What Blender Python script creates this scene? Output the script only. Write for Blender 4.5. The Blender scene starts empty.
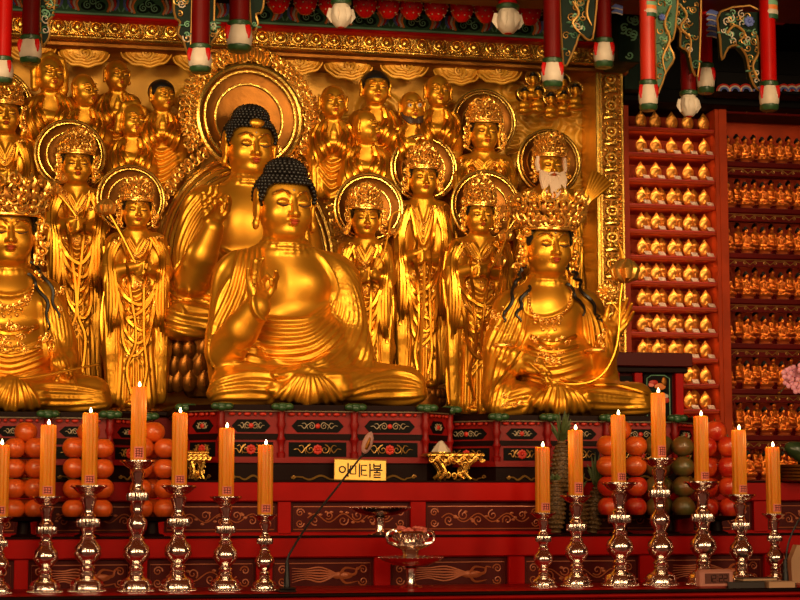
import bpy, math, random
import numpy as np
from mathutils import Vector

# ---------------------------------------------------------------- scene / camera
SC = bpy.context.scene
COL = SC.collection
FPX, YAW, TILT, CZ = 1750.0, math.radians(11.5), math.radians(6.2), 1.5
_a, _t = YAW, TILT
FW = np.array([math.sin(_a)*math.cos(_t), math.cos(_a)*math.cos(_t), math.sin(_t)])
RT = np.array([math.cos(_a), -math.sin(_a), 0.0])
UP = np.array([-math.sin(_a)*math.sin(_t), -math.cos(_a)*math.sin(_t), math.cos(_t)])
EYE = np.array([0.0, 0.0, CZ])
def ray(px, py): return FW*FPX + RT*(px-400) + UP*(300-py)
def P(px, py, Y):
    """measured point of the hall: where the sight line to (px,py) meets the plane at depth Y"""
    d = ray(px, py); return EYE + d*(Y/d[1])
def PZ(py, Y, px=320): return float(P(px, py, Y)[2])
def PX(px, Y, py=400): return float(P(px, py, Y)[0])
def SCL(px, py, Y): return float(P(px, py-.5, Y)[2]-P(px, py+.5, Y)[2])

cam = bpy.data.objects.new('camera', bpy.data.cameras.new('camera'))
COL.objects.link(cam); SC.camera = cam
cam.data.sensor_width = 36; cam.data.lens = 36*FPX/800
cam.location = EYE; cam.rotation_euler = (math.pi/2+TILT, 0, -YAW)
cam.data.clip_end = 200
SC.view_settings.view_transform = 'Standard'; SC.view_settings.look = 'None'
SC.view_settings.gamma = 1; SC.view_settings.use_curve_mapping = False
SC.view_settings.exposure = 0.0

# ---------------------------------------------------------------- materials
def mat(name, col, rough=.4, metal=0., bump=0., bscale=40., var=0., vscale=6., coat=0., sss=0., emit=None, estr=0., spec=.5, col2=None):
    m = bpy.data.materials.new(name); m.use_nodes = True
    nt = m.node_tree; b = nt.nodes['Principled BSDF']
    b.inputs['Base Color'].default_value = (*col, 1); b.inputs['Roughness'].default_value = rough
    b.inputs['Metallic'].default_value = metal; b.inputs['Coat Weight'].default_value = coat
    b.inputs['Coat Roughness'].default_value = .12
    b.inputs['Specular IOR Level'].default_value = spec
    tc = nt.nodes.new('ShaderNodeTexCoord')
    if sss:
        b.inputs['Subsurface Weight'].default_value = sss
        b.inputs['Subsurface Radius'].default_value = (.06, .02, .006)
        b.inputs['Subsurface Scale'].default_value = .5
    if emit:
        b.inputs['Emission Color'].default_value = (*emit, 1); b.inputs['Emission Strength'].default_value = estr
    if var or col2:
        n = nt.nodes.new('ShaderNodeTexNoise'); n.inputs['Scale'].default_value = vscale; n.inputs['Detail'].default_value = 4
        nt.links.new(tc.outputs['Object'], n.inputs['Vector'])
        mx = nt.nodes.new('ShaderNodeMix'); mx.data_type = 'RGBA'
        c2 = col2 or tuple(c*(1-var) for c in col)
        mx.inputs[6].default_value = (*col, 1); mx.inputs[7].default_value = (*c2, 1)
        rp = nt.nodes.new('ShaderNodeValToRGB'); rp.color_ramp.elements[0].position = .38; rp.color_ramp.elements[1].position = .64
        nt.links.new(n.outputs['Fac'], rp.inputs['Fac']); nt.links.new(rp.outputs['Color'], mx.inputs[0])
        nt.links.new(mx.outputs[2], b.inputs['Base Color'])
    if bump:
        n2 = nt.nodes.new('ShaderNodeTexNoise'); n2.inputs['Scale'].default_value = bscale; n2.inputs['Detail'].default_value = 3
        bp = nt.nodes.new('ShaderNodeBump'); bp.inputs['Strength'].default_value = bump; bp.inputs['Distance'].default_value = .01
        nt.links.new(tc.outputs['Object'], n2.inputs['Vector']); nt.links.new(n2.outputs['Fac'], bp.inputs['Height'])
        nt.links.new(bp.outputs['Normal'], b.inputs['Normal'])
    return m
GC = (.76, .335, .022)
M = dict(
 gold=mat('gilded_skin', GC, .40, .82, .05, 14, .10, 5),
 robe=mat('gilded_robe', (.70, .285, .018), .28, .9, .06, 20, .15, 6),
 orn=mat('gilded_ornament', (.92, .50, .09), .30, .85, .1, 60),
 panel=mat('gilded_panel', (.88, .42, .032), .45, .28, .25, 9, .25, 4),
 frame=mat('gilded_frame', (.92, .55, .10), .26, .92, .2, 50, .2, 8),
 deep=mat('dark_gilding', (.34, .12, .015), .42, .85, .2, 30, .3, 9),  # darker gilding; on the halo dishes the dark reflection is put into this colour
 hair=mat('black_hair', (.009, .007, .006), .38, 0, 0, 40, spec=.4),
 lips=mat('red_lips', (.42, .06, .015), .5, 0),
 line=mat('painted_line', (.05, .018, .006), .5),
 brow=mat('brow_line', (.16, .055, .010), .5, .3),
 beard=mat('white_beard', (.72, .50, .34), .5, 0, .3, 60),
 red=mat('red_lacquer', (.46, .004, .002), .38, 0, .03, 8, .25, 3, spec=.1),
 redd=mat('dark_red_lacquer', (.13, .003, .002), .42, 0, .03, 8, .3, 3, spec=.1),
 redp=mat('pedestal_red', (.24, .004, .003), .42, 0, .03, 8, .25, 3, spec=.25),
 redb=mat('bright_red_paint', (.55, .022, .006), .45, 0, 0, 8, .15, 5),
 cab=mat('cabinet_red', (.46, .045, .007), .5, 0, 0, 8, .25, 5, spec=.15),
 dark=mat('dark_lacquer', (.010, .002, .0015), .45, 0, 0, 8, spec=.08),
 black=mat('matt_black', (.003, .002, .002), .6, spec=.1),
 green=mat('dancheong_green', (.02, .10, .035), .5, 0, .1, 30, .3, 9),
 dgreen=mat('dark_green_paint', (.005, .016, .008), .55, 0, .1, 30, .4, 12, spec=.12),
 leaf=mat('green_leaf_cap', (.025, .075, .022), .35, 0, .2, 30, .4, 20),
 teal=mat('pale_green_paint', (.16, .36, .20), .5),
 orange=mat('orange_paint', (.75, .20, .03), .5),
 white=mat('cream_paint', (.62, .50, .38), .5, 0, .05, 20, .15, 12),
 blue=mat('blue_paint', (.10, .14, .42), .5),
 pink=mat('pink_paper', (.95, .24, .18), .6),
 cline=mat('carving_line', (.46, .12, .04), .35, .2),
 gline=mat('gilt_line', (.42, .21, .045), .35, .6),
 wline=mat('pale_scroll', (.36, .27, .16), .45, .1),
 silver=mat('polished_silver', (.92, .80, .72), .17, 1., .05, 60),
 candle=mat('orange_wax', (1.0, .33, .018), .42, 0, .03, 30, sss=.55),
 wick=mat('candle_wick', (.02, .012, .01), .8),
 flame=mat('flame', (1, .8, .4), .5, emit=(1, .72, .34), estr=14),
 sunk=mat('sunken_panel', (.075, .003, .002), .45, 0, .05, 12, spec=.15),
 persim=mat('orange_fruit_skin', (.60, .088, .008), .32, 0, .08, 60, .25, 20, coat=.25, sss=.08),
 apple=mat('red_fruit_skin', (.42, .014, .006), .26, 0, .04, 60, col2=(.62, .075, .012), vscale=14, coat=.3),
 mango=mat('green_fruit_skin', (.075, .065, .014), .36, 0, .06, 50, col2=(.16, .06, .014), vscale=12, coat=.2),
 pine=mat('pineapple_skin', (.15, .075, .018), .5, 0, .3, 60, .5, 40),
 pleaf=mat('pineapple_leaf', (.07, .10, .025), .5, 0, .1, 40, .3, 20),
 stem=mat('fruit_stem', (.08, .07, .02), .7),
 melon=mat('melon_rind', (.02, .045, .014), .3, 0, .03, 20, col2=(.05, .09, .03), vscale=10, coat=.3),
 orchid=mat('orchid_petal', (.80, .32, .42), .5, 0, 0, 30, sss=.15),
 mic=mat('microphone_plastic', (.012, .011, .012), .4),
 foam=mat('pink_foam', (.62, .34, .30), .8, 0, .4, 120),
 plate=mat('sign_gold_plate', (.86, .48, .09), .35, .5, .03, 20),
 ink=mat('black_lettering', (.01, .007, .004), .6),
 clock=mat('pink_clock_plastic', (.62, .25, .18), .4),
 lcd=mat('clock_display', (.17, .06, .045), .2, coat=.3),
 paper=mat('book_paper', (.58, .36, .20), .7, 0, .1, 60),
 bcover=mat('book_cover', (.03, .02, .016), .5),
 card=mat('name_card', (.80, .62, .50), .6, 0, 0, 40, col2=(.35, .22, .18), vscale=320),
 mini=mat('small_statue_gilding', (.82, .22, .025), .28, .8, .1, 60, .2, 40),
 bud=mat('votive_gilding', (.86, .36, .055), .34, .7, .08, 60, .12, 30),
 minibase=mat('votive_base', (.46, .10, .02), .4, .4),
)

# ---------------------------------------------------------------- mesh building
def ico(sub):
    import bmesh
    bm = bmesh.new(); bmesh.ops.create_icosphere(bm, subdivisions=sub, radius=1)
    v = np.array([x.co[:] for x in bm.verts]); f = [tuple(q.index for q in p.verts) for p in bm.faces]
    bm.free(); return v, f
ICO = {1: ico(1), 2: ico(2), 3: ico(3)}
def smooth_path(pts, n=4, closed=False):
    p = [np.asarray(q, float) for q in pts]
    if len(p) < 3: return p
    out = []; m = len(p)
    for i in range(m if closed else m-1):
        if closed: a, b, c, d = p[i-1], p[i], p[(i+1) % m], p[(i+2) % m]
        else: a, b, c, d = p[max(i-1, 0)], p[i], p[i+1], p[min(i+2, m-1)]
        for k in range(n):
            t = k/n
            out.append(.5*((2*b)+(c-a)*t+(2*a-5*b+4*c-d)*t*t+(3*b-a-3*c+d)*t**3))
    if not closed: out.append(p[-1])
    return out
class MB:
    def __init__(s): s.v = []; s.f = []; s.n = 0
    def add(s, v, f):
        v = np.asarray(v, float).reshape(-1, 3); s.v.append(v); n = s.n
        s.f.extend(tuple(i+n for i in q) for q in f); s.n += len(v); return s
    def sphere(s, c, r, sub=2):
        v, f = ICO[sub]; return s.add(v*np.asarray(r, float)+np.asarray(c, float), f)
    def box(s, lo, hi, bev=0.):
        lo = np.asarray(lo, float); hi = np.asarray(hi, float)
        lo, hi = np.minimum(lo, hi), np.maximum(lo, hi)
        if bev <= 0:
            v = [(x, y, z) for x in (lo[0], hi[0]) for y in (lo[1], hi[1]) for z in (lo[2], hi[2])]
            return s.add(v, [(0, 1, 3, 2), (4, 6, 7, 5), (0, 4, 5, 1), (2, 3, 7, 6), (0, 2, 6, 4), (1, 5, 7, 3)])
        b = min(bev, (hi-lo).min()*.45); z = [lo[2], lo[2]+b, hi[2]-b, hi[2]]; ins = [b, 0, 0, b]; v = []
        for zz, i in zip(z, ins):
            x0, x1, y0, y1 = lo[0]+i, hi[0]-i, lo[1]+i, hi[1]-i; c = b*.6 if i == 0 else b*.35
            v += [(x0+c, y0, zz), (x1-c, y0, zz), (x1, y0+c, zz), (x1, y1-c, zz), (x1-c, y1, zz), (x0+c, y1, zz), (x0, y1-c, zz), (x0, y0+c, zz)]
        f = [tuple(range(7, -1, -1)), tuple(range(24, 32))]
        for k in range(3):
            for i in range(8):
                j = (i+1) % 8; f.append((k*8+i, k*8+j, k*8+8+j, k*8+8+i))
        return s.add(v, f)
    def prism(s, poly, z0, z1):
        n = len(poly); v = [(p[0], p[1], z0) for p in poly]+[(p[0], p[1], z1) for p in poly]
        f = [tuple(range(n-1, -1, -1)), tuple(range(n, 2*n))]+[(i, (i+1) % n, n+(i+1) % n, n+i) for i in range(n)]
        return s.add(v, f)
    def slab(s, poly, y0, y1):
        """outline in (x,z) extruded from y0 (front) to y1"""
        n = len(poly); v = [(p[0], y0, p[1]) for p in poly]+[(p[0], y1, p[1]) for p in poly]
        f = [tuple(range(n)), tuple(range(2*n-1, n-1, -1))]+[(i, n+i, n+(i+1) % n, (i+1) % n) for i in range(n)]
        return s.add(v, f)
    def tube(s, pts, r, seg=6, closed=False, flat=1.):
        p = np.asarray(pts, float); n = len(p)
        rr = np.full(n, r) if np.isscalar(r) else np.interp(np.linspace(0, 1, n), np.linspace(0, 1, len(r)), r)
        t = np.gradient(p, axis=0)
        if closed: t = np.roll(p, -1, 0)-np.roll(p, 1, 0)
        t /= np.linalg.norm(t, axis=1)[:, None]+1e-12
        ref = np.array([0, 1, 0.]) if abs(t[:, 1]).mean() < .8 else np.array([0, 0, 1.])
        a = np.cross(t, ref); a /= np.linalg.norm(a, axis=1)[:, None]+1e-9
        b = np.cross(t, a); v = []
        for k in range(seg):
            w = 2*math.pi*k/seg; v.append(p+rr[:, None]*(a*math.cos(w)+b*math.sin(w)*flat))
        v = np.stack(v, 1).reshape(-1, 3); f = []
        for i in range(n if closed else n-1):
            j = (i+1) % n
            for k in range(seg):
                l = (k+1) % seg; f.append((i*seg+k, i*seg+l, j*seg+l, j*seg+k))
        if not closed:
            f.append(tuple(range(seg))[::-1]); f.append(tuple((n-1)*seg+k for k in range(seg)))
        return s.add(v, f)
    def lathe(s, prof, c=(0, 0, 0), seg=24, axis='z', flute=None):
        """profile [(r, h)]; flute = (lobes, depth)"""
        v = []; m = len(prof)
        for (r, h) in prof:
            for k in range(seg):
                w = 2*math.pi*k/seg; q = r
                if flute: q = r*(1-flute[1]*(.5-.5*abs(math.cos(flute[0]*w/2)))*2)
                v.append((q*math.cos(w), q*math.sin(w), h) if axis == 'z' else (q*math.cos(w), -h, q*math.sin(w)))
        f = []
        for i in range(m-1):
            for k in range(seg):
                l = (k+1) % seg; f.append((i*seg+k, i*seg+l, (i+1)*seg+l, (i+1)*seg+k))
        if prof[0][0] > 1e-6: f.append(tuple(range(seg))[::-1])
        if prof[-1][0] > 1e-6: f.append(tuple((m-1)*seg+k for k in range(seg)))
        return s.add(np.array(v)+np.asarray(c, float), f)
    def torus(s, c, R, r, seg=32, rs=8, axis='y', a0=0, a1=2*math.pi, sx=1., sz=1.):
        full = abs(a1-a0-2*math.pi) < 1e-6
        w = np.linspace(a0, a1, seg, endpoint=not full)
        z = np.zeros_like(w)
        p = np.stack([R*sx*np.cos(w), z, R*sz*np.sin(w)], 1) if axis == 'y' else np.stack([R*sx*np.cos(w), R*sz*np.sin(w), z], 1)
        return s.tube(p+np.asarray(c, float), r, rs, closed=full)
    def spiral(s, c, R, turns, r, a0=0., flip=1, axis='y', n=22, tail=None):
        t = np.linspace(0, 1, n); w = a0+flip*2*math.pi*turns*t; q = R*(1-.86*t)
        p = np.stack([q*np.cos(w), 0*t, q*np.sin(w)], 1)+np.asarray(c, float)
        if tail is not None: p = np.vstack([np.asarray(tail, float)[None], p])
        return s.tube(p, [r, r*.7], 5)
    def build(s, name, m, parent=None, smooth=True):
        me = bpy.data.meshes.new(name)
        v = np.concatenate(s.v) if s.v else np.zeros((0, 3))
        me.from_pydata(v.tolist(), [], s.f); me.materials.append(m)
        if smooth: me.polygons.foreach_set('use_smooth', np.ones(len(me.polygons), bool))
        me.update()
        return link(name, me, parent, smooth and 'auto')
def link(name, me, parent=None, auto=False):
    o = bpy.data.objects.new(name, me); COL.objects.link(o)
    if parent: o.parent = parent
    if auto == 'auto':
        try: me.set_sharp_from_angle(angle=math.radians(42))
        except Exception: pass
    return o
def tag(o, label=None, cat=None, group=None, kind=None):
    if label: o['label'] = label
    if cat: o['category'] = cat
    if group: o['group'] = group
    if kind: o['kind'] = kind
    return o
def thing(name, label, cat, loc=(0, 0, 0), rz=0., group=None):
    o = bpy.data.objects.new(name, None); COL.objects.link(o); o.empty_display_size = .05
    o.location = tuple(float(c) for c in loc); o.rotation_euler = (0, 0, rz)
    return tag(o, label, cat, group)
def copy_tree(o, parent=None):
    c = o.copy(); COL.objects.link(c)
    if parent: c.parent = parent
    for ch in KIDS(o): copy_tree(ch, c)
    return c
def KIDS(o): return [q for q in list(COL.objects) if q.parent == o]
KC = {}
def dup(o, loc, label, rz=None, scale=None):
    """copy of a thing with copies of its parts and sub-parts"""
    if o.name not in KC:
        KC[o.name] = [(k, KIDS(k)) for k in KIDS(o)]
    c = o.copy(); COL.objects.link(c); c.location = tuple(float(x) for x in loc); c['label'] = label
    if rz is not None: c.rotation_euler[2] = rz
    if scale: c.scale = (scale,)*3
    for k, subs in KC[o.name]:
        d = k.copy(); COL.objects.link(d); d.parent = c
        for q in subs:
            e = q.copy(); COL.objects.link(e); e.parent = d
    return c
ORD = ['first', 'second', 'third', 'fourth', 'fifth', 'sixth', 'seventh', 'eighth', 'ninth', 'tenth', 'eleventh', 'twelfth', 'thirteenth']

# ---------------------------------------------------------------- signed distance sculpting
def smin(a, b, k):
    if k <= 0: return np.minimum(a, b)
    h = np.maximum(k-np.abs(a-b), 0)/k
    return np.minimum(a, b)-h*h*k*.25
class SDF:
    def __init__(s): s.ops = []
    def ell(s, c, r, k=3., rot=0.):
        """ellipsoid; rot = turn about the y axis (in the frontal plane)"""
        s.ops.append(('e', np.asarray(c, float), np.broadcast_to(np.asarray(r, float), (3,)), k, rot)); return s
    def cone(s, a, b, ra, rb, k=3., flat=1.):
        s.ops.append(('c', np.asarray(a, float), np.asarray(b, float), ra, rb, k, flat)); return s
    def chain(s, pts, rr, k=3., flat=1.):
        if np.isscalar(rr): rr = [rr]*len(pts)
        for i in range(len(pts)-1): s.cone(pts[i], pts[i+1], rr[i], rr[i+1], k, flat)
        return s
    def cut(s, c, r, k=2.):
        s.ops.append(('x', np.asarray(c, float), np.broadcast_to(np.asarray(r, float), (3,)), k, 0)); return s
    def box_of(s, o):
        if o[0] in 'ex':
            m = o[2].max() if o[4] else o[2]
            return o[1]-m, o[1]+m
        r = max(o[3], o[4]); e = np.array([r, r*o[6], r])
        return np.minimum(o[1], o[2])-e, np.maximum(o[1], o[2])+e
    def run(s, h, fine=()):
        lo = np.min([s.box_of(o)[0] for o in s.ops if o[0] != 'x'], 0)-2*h; hi = np.max([s.box_of(o)[1] for o in s.ops if o[0] != 'x'], 0)+2*h
        ax = []
        for i in range(3):
            x = lo[i]; L = [x]
            while x < hi[i]:
                st = h
                for (fl, fh, hh) in fine:
                    if fl[i]-hh <= x <= fh[i]: st = min(st, hh)
                x += st; L.append(x)
            ax.append(np.array(L, np.float32))
        F = np.full([len(q) for q in ax], 60., np.float32)
        for o in s.ops:
            bl, bh = s.box_of(o); k = o[3] if o[0] in 'ex' else o[5]; mg = k+2.2*h
            ix = [slice(max(0, np.searchsorted(ax[i], bl[i]-mg)), np.searchsorted(ax[i], bh[i]+mg)) for i in range(3)]
            X = ax[0][ix[0]][:, None, None]; Y = ax[1][ix[1]][None, :, None]; Z = ax[2][ix[2]][None, None, :]
            if o[0] in 'ex':
                x, y, z = X-o[1][0], Y-o[1][1], Z-o[1][2]
                if o[4]:
                    c_, s_ = math.cos(o[4]), math.sin(o[4]); x, z = x*c_+z*s_, -x*s_+z*c_
                r = o[2]
                k0 = np.sqrt((x/r[0])**2+(y/r[1])**2+(z/r[2])**2)
                k1 = np.sqrt((x/r[0]**2)**2+(y/r[1]**2)**2+(z/r[2]**2)**2)+1e-9
                d = k0*(k0-1)/k1
                if o[0] == 'x':
                    B = F[ix[0], ix[1], ix[2]]; F[ix[0], ix[1], ix[2]] = -smin(-B, d, k); continue
            else:
                a, b, fl = o[1].copy(), o[2].copy(), o[6]
                a[1] /= fl; b[1] /= fl; ab = b-a; L2 = ab@ab+1e-9
                x, y, z = X-a[0], Y/fl-a[1], Z-a[2]
                t = np.clip((x*ab[0]+y*ab[1]+z*ab[2])/L2, 0, 1)
                d = np.sqrt((x-t*ab[0])**2+(y-t*ab[1])**2+(z-t*ab[2])**2)-(o[3]+(o[4]-o[3])*t)
                if fl < 1: d = d*(.5+.5*fl)
            F[ix[0], ix[1], ix[2]] = smin(F[ix[0], ix[1], ix[2]], d.astype(np.float32), k)
        return surfnet(F, ax)
def surfnet(F, ax):
    S = F < 0; n = S.shape
    cnt = np.zeros([q-1 for q in n], np.uint8)
    cs = [(i, j, k) for i in (0, 1) for j in (0, 1) for k in (0, 1)]
    sl = lambda A, c: A[c[0]:n[0]-1+c[0], c[1]:n[1]-1+c[1], c[2]:n[2]-1+c[2]]
    for c in cs: cnt += sl(S, c)
    act = (cnt > 0) & (cnt < 8)
    I, J, K = np.nonzero(act)
    idx = np.full(act.shape, -1, np.int32); idx[I, J, K] = np.arange(len(I))
    co = {c: F[I+c[0], J+c[1], K+c[2]] for c in cs}
    acc = np.zeros((len(I), 3)); num = np.zeros(len(I))
    for a_ in range(3):
        for c in cs:
            if c[a_]: continue
            d = list(c); d[a_] = 1; d = tuple(d)
            f0, f1 = co[c], co[d]; m = (f0 < 0) != (f1 < 0)
            t = np.where(m, f0/(np.where(m, f0-f1, 1)), 0)
            p = np.tile(np.array(c, float), (len(I), 1)); p[:, a_] = t
            acc += p*m[:, None]; num += m
    acc /= num[:, None]
    v = np.stack([ax[q][w]+acc[:, q]*(ax[q][w+1]-ax[q][w]) for q, w in enumerate((I, J, K))], 1)
    quads = []
    for a_ in range(3):
        b_, c_ = (a_+1) % 3, (a_+2) % 3
        A = np.moveaxis(S, (a_, b_, c_), (0, 1, 2)); D = np.moveaxis(idx, (a_, b_, c_), (0, 1, 2))
        ch = A[:-1, 1:-1, 1:-1] != A[1:, 1:-1, 1:-1]
        i, j, k = np.nonzero(ch); j += 1; k += 1
        q = np.stack([D[i, j-1, k-1], D[i, j, k-1], D[i, j, k], D[i, j-1, k]], 1)
        fl = ~A[i, j, k]; q[fl] = q[fl][:, ::-1]; quads.append(q)
    return v, np.concatenate(quads)
def vnormals(v, q):
    n = np.cross(v[q[:, 2]]-v[q[:, 0]], v[q[:, 3]]-v[q[:, 1]])
    out = np.zeros_like(v)
    for a_ in range(3):
        for c in range(4): out[:, a_] += np.bincount(q[:, c], n[:, a_], len(v))
    return out/(np.linalg.norm(out, axis=1)[:, None]+1e-12)
def qmesh(name, v, q, m):
    me = bpy.data.meshes.new(name); me.vertices.add(len(v)); me.vertices.foreach_set('co', np.ascontiguousarray(v, np.float32).ravel())
    me.loops.add(q.size); me.loops.foreach_set('vertex_index', np.ascontiguousarray(q, np.int32).ravel())
    me.polygons.add(len(q)); me.polygons.foreach_set('loop_start', np.arange(0, q.size, 4, dtype=np.int32))
    me.materials.append(m); me.update(calc_edges=True); me.validate()
    me.polygons.foreach_set('use_smooth', np.ones(len(me.polygons), bool)); me.update(); return me
def loft(A, B, n):
    a = np.array(smooth_path(A, 5)); b = np.array(smooth_path(B, 5))
    if len(a) != len(b):
        L = np.linspace(0, 1, 16); f = lambda p: np.stack([np.interp(L, np.linspace(0, 1, len(p)), p[:, i]) for i in range(p.shape[1])], 1)
        a, b = f(a), f(b)
    return [a+(b-a)*(i/(max(n-1, 1))) for i in range(n)]
# ---------------------------------------------------------------- statues
class Fig:
    """a carved figure: measured in photo-sized units (1 unit = s metres), local -y is where it faces"""
    def __init__(s, name, label, px, py, Y, rz=0., cat='statue', group=None):
        s.px, s.py, s.Y = px, py, Y; s.loc = P(px, py, Y); s.s = SCL(px, py, Y); s.rz = rz
        s.root = thing(name, label, cat, s.loc, rz, group)
        c, n = math.cos(rz), math.sin(rz); s.R = np.array([[c, -n, 0], [n, c, 0], [0, 0, 1.]])
        s.nf = s.R@np.array([0, -1., 0])
        # the one oblique direction in which the carver's pattern is laid on the figure
        def pj(l):
            w = s.R@(np.asarray(l, float)*s.s)+s.loc-EYE; d = w@FW
            return np.array([400+FPX*(w@RT)/d, 300-FPX*(w@UP)/d])
        z0 = np.array([0, 0, 60.]); o = pj(z0)
        s.J = np.stack([(pj(z0+e*4)-o)/4 for e in np.eye(3)], 1); s.o = o-s.J@z0
        s.v = None
    def L(s, px, py, d=0.):
        q = s.loc+s.nf*d*s.s; r = ray(px, py); t = ((q-EYE)@s.nf)/(r@s.nf)
        return s.R.T@(EYE+r*t-s.loc)/s.s
    def uv(s, v): return v@s.J.T+s.o
    def front(s, u, v, tol=2.2):
        """protrusion of the carved surface at pattern point (u,v) -> local point on it"""
        m = (np.abs(s.U[:, 0]-u) < tol) & (np.abs(s.U[:, 1]-v) < tol) & s.ff
        if not m.any():
            if tol < 14: return s.front(u, v, tol*2)
            return s.L(u, v, 10)
        return s.L(u, v, -s.v[m][:, 1].min())
    def on(s, pts, lift=0., tol=2.2):
        out = [s.front(u, v, tol) for u, v in pts]; out = np.array(out)
        if len(out) > 4:
            y = out[:, 1].copy(); y[1:-1] = (y[:-2]+2*y[1:-1]+y[2:])/4; out[:, 1] = y
        out[:, 1] -= lift; return out
    def carve(s, sdf, name, m, h, fine=(), strokes=(), parent=None, keep=True, back=False):
        v, q = sdf.run(h, fine)
        n = vnormals(v, q); U = s.uv(v); vd = -np.linalg.solve(np.vstack([s.J, [0, 1, 0]]), np.array([0, 0, 1.])); vd /= np.linalg.norm(vd)
        ff = n@vd > .12
        if strokes:
            w = np.clip(n@vd*1.6, 0, 1); disp = np.zeros(len(v))
            for st in strokes:
                curves, amp, wid = st[0], st[1], st[2]; dr = st[3] if len(st) > 3 else None
                for c in curves:
                    lo, hi = c.min(0)-3*wid, c.max(0)+3*wid
                    m_ = ff & (U[:, 0] > lo[0]) & (U[:, 0] < hi[0]) & (U[:, 1] > lo[1]) & (U[:, 1] < hi[1])
                    if dr: m_ &= (-v[:, 1] > dr[0]) & (-v[:, 1] < dr[1])
                    ii = np.nonzero(m_)[0]
                    if not len(ii): continue
                    p = U[ii]; best = np.full(len(ii), 1e9); A_, B_ = c[:-1], c[1:]; ns = len(A_); tt = np.zeros(len(ii))
                    for k in range(ns):
                        ab = B_[k]-A_[k]; t = np.clip(((p-A_[k])@ab)/(ab@ab+1e-9), 0, 1)
                        d2 = ((p-A_[k]-t[:, None]*ab)**2).sum(1); b = d2 < best
                        best[b] = d2[b]; tt[b] = ((k+t)/ns)[b]
                    fade = np.clip(np.minimum(tt, 1-tt)*8+.25, 0, 1)
                    g = amp*np.exp(-best/(wid*wid))*fade
                    disp[ii] = np.where(np.abs(g) > np.abs(disp[ii]), g, disp[ii]) if amp > 0 else disp[ii]+g
            v = v+n*(disp*w)[:, None]
        if keep:
            if s.v is None: s.v, s.U, s.ff = v, s.uv(v), ff
            else: s.v = np.vstack([s.v, v]); s.U = np.vstack([s.U, s.uv(v)]); s.ff = np.concatenate([s.ff, ff])
        me = qmesh(name, v*s.s, q, m); return link(name, me, parent or s.root)
    def build(s, mb, name, m, parent=None, smooth=True):
        mb.v = [x*s.s for x in mb.v]; return mb.build(name, m, parent or s.root, smooth)
class HeadFrame:
    """turned / bowed head frame; c = centre of the face (local units), R = half the face height"""
    def __init__(s, c, R, yaw=0., pitch=0., roll=0.):
        from mathutils import Euler
        s.c = np.asarray(c, float); s.R = R; s.M = np.array(Euler((pitch, roll, yaw), 'XYZ').to_matrix())
        s.turned = abs(yaw)+abs(pitch)+abs(roll) > 1e-6; s.roll = roll
    def __call__(s, x, y, z): return s.c+s.M@(np.array([x, y, z], float)*s.R)
def head_sdf(S, H, wide=.97, kind='serene', ears=True):
    R = H.R; E = lambda c, r, k=.12: S.ell(H(*c), np.array(r)*R, k*R, rot=-H.roll)
    W = wide; old = kind != 'serene'
    E((0, .14, .32), (W, 1.0, 1.06), .2)
    E((0, -.08, -.38), (W*.93, .84, .76), .3)
    E((W*.44, -.48, -.26), (.36, .34, .36), .3); E((-W*.44, -.48, -.26), (.36, .34, .36), .3)
    E((0, -.74, -.86), (.24, .18, .17), .25)
    if not old: E((0, -.34, -.95), (.58, .42, .26), .3)
    S.cone(H(0, -.83, .36), H(0, -1.10, -.22), .06*R, .125*R, .12*R)
    for x in (-1, 1):
        E((x*.13, -.98, -.25), (.09, .10, .075), .08)
        E((x*.40*W, -.82, .17), (.23, .12, .125), .06)
        a = [H(x*.13, -.84, .40), H(x*.26, -.89, .55), H(x*.45, -.81, .61), H(x*.68, -.58, .46)]
        S.chain(a, [.015*R, .03*R, .032*R, .015*R], .09*R)
        if ears:
            L = .74 if not old else .42
            E((x*(W+.08), .10, .04), (.13, .26, L), .06); E((x*(W+.14), .0, .36), (.10, .22, .32), .06); E((x*(W+.13), -.02, -L*.86), (.13, .17, .22), .06)
    if old:
        for x in (-1, 1):
            S.cone(H(x*.30, -.92, -.28), H(x*.46, -.74, -.66), .05*R, .03*R, .08*R)
            S.cone(H(x*.16, -.98, .42), H(x*.6, -.72, .40), .07*R, .04*R, .08*R)
    E((0, -.93, -.47), (.22, .10, .055), .05); E((0, -.91, -.585), (.17, .11, .07), .05)
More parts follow.
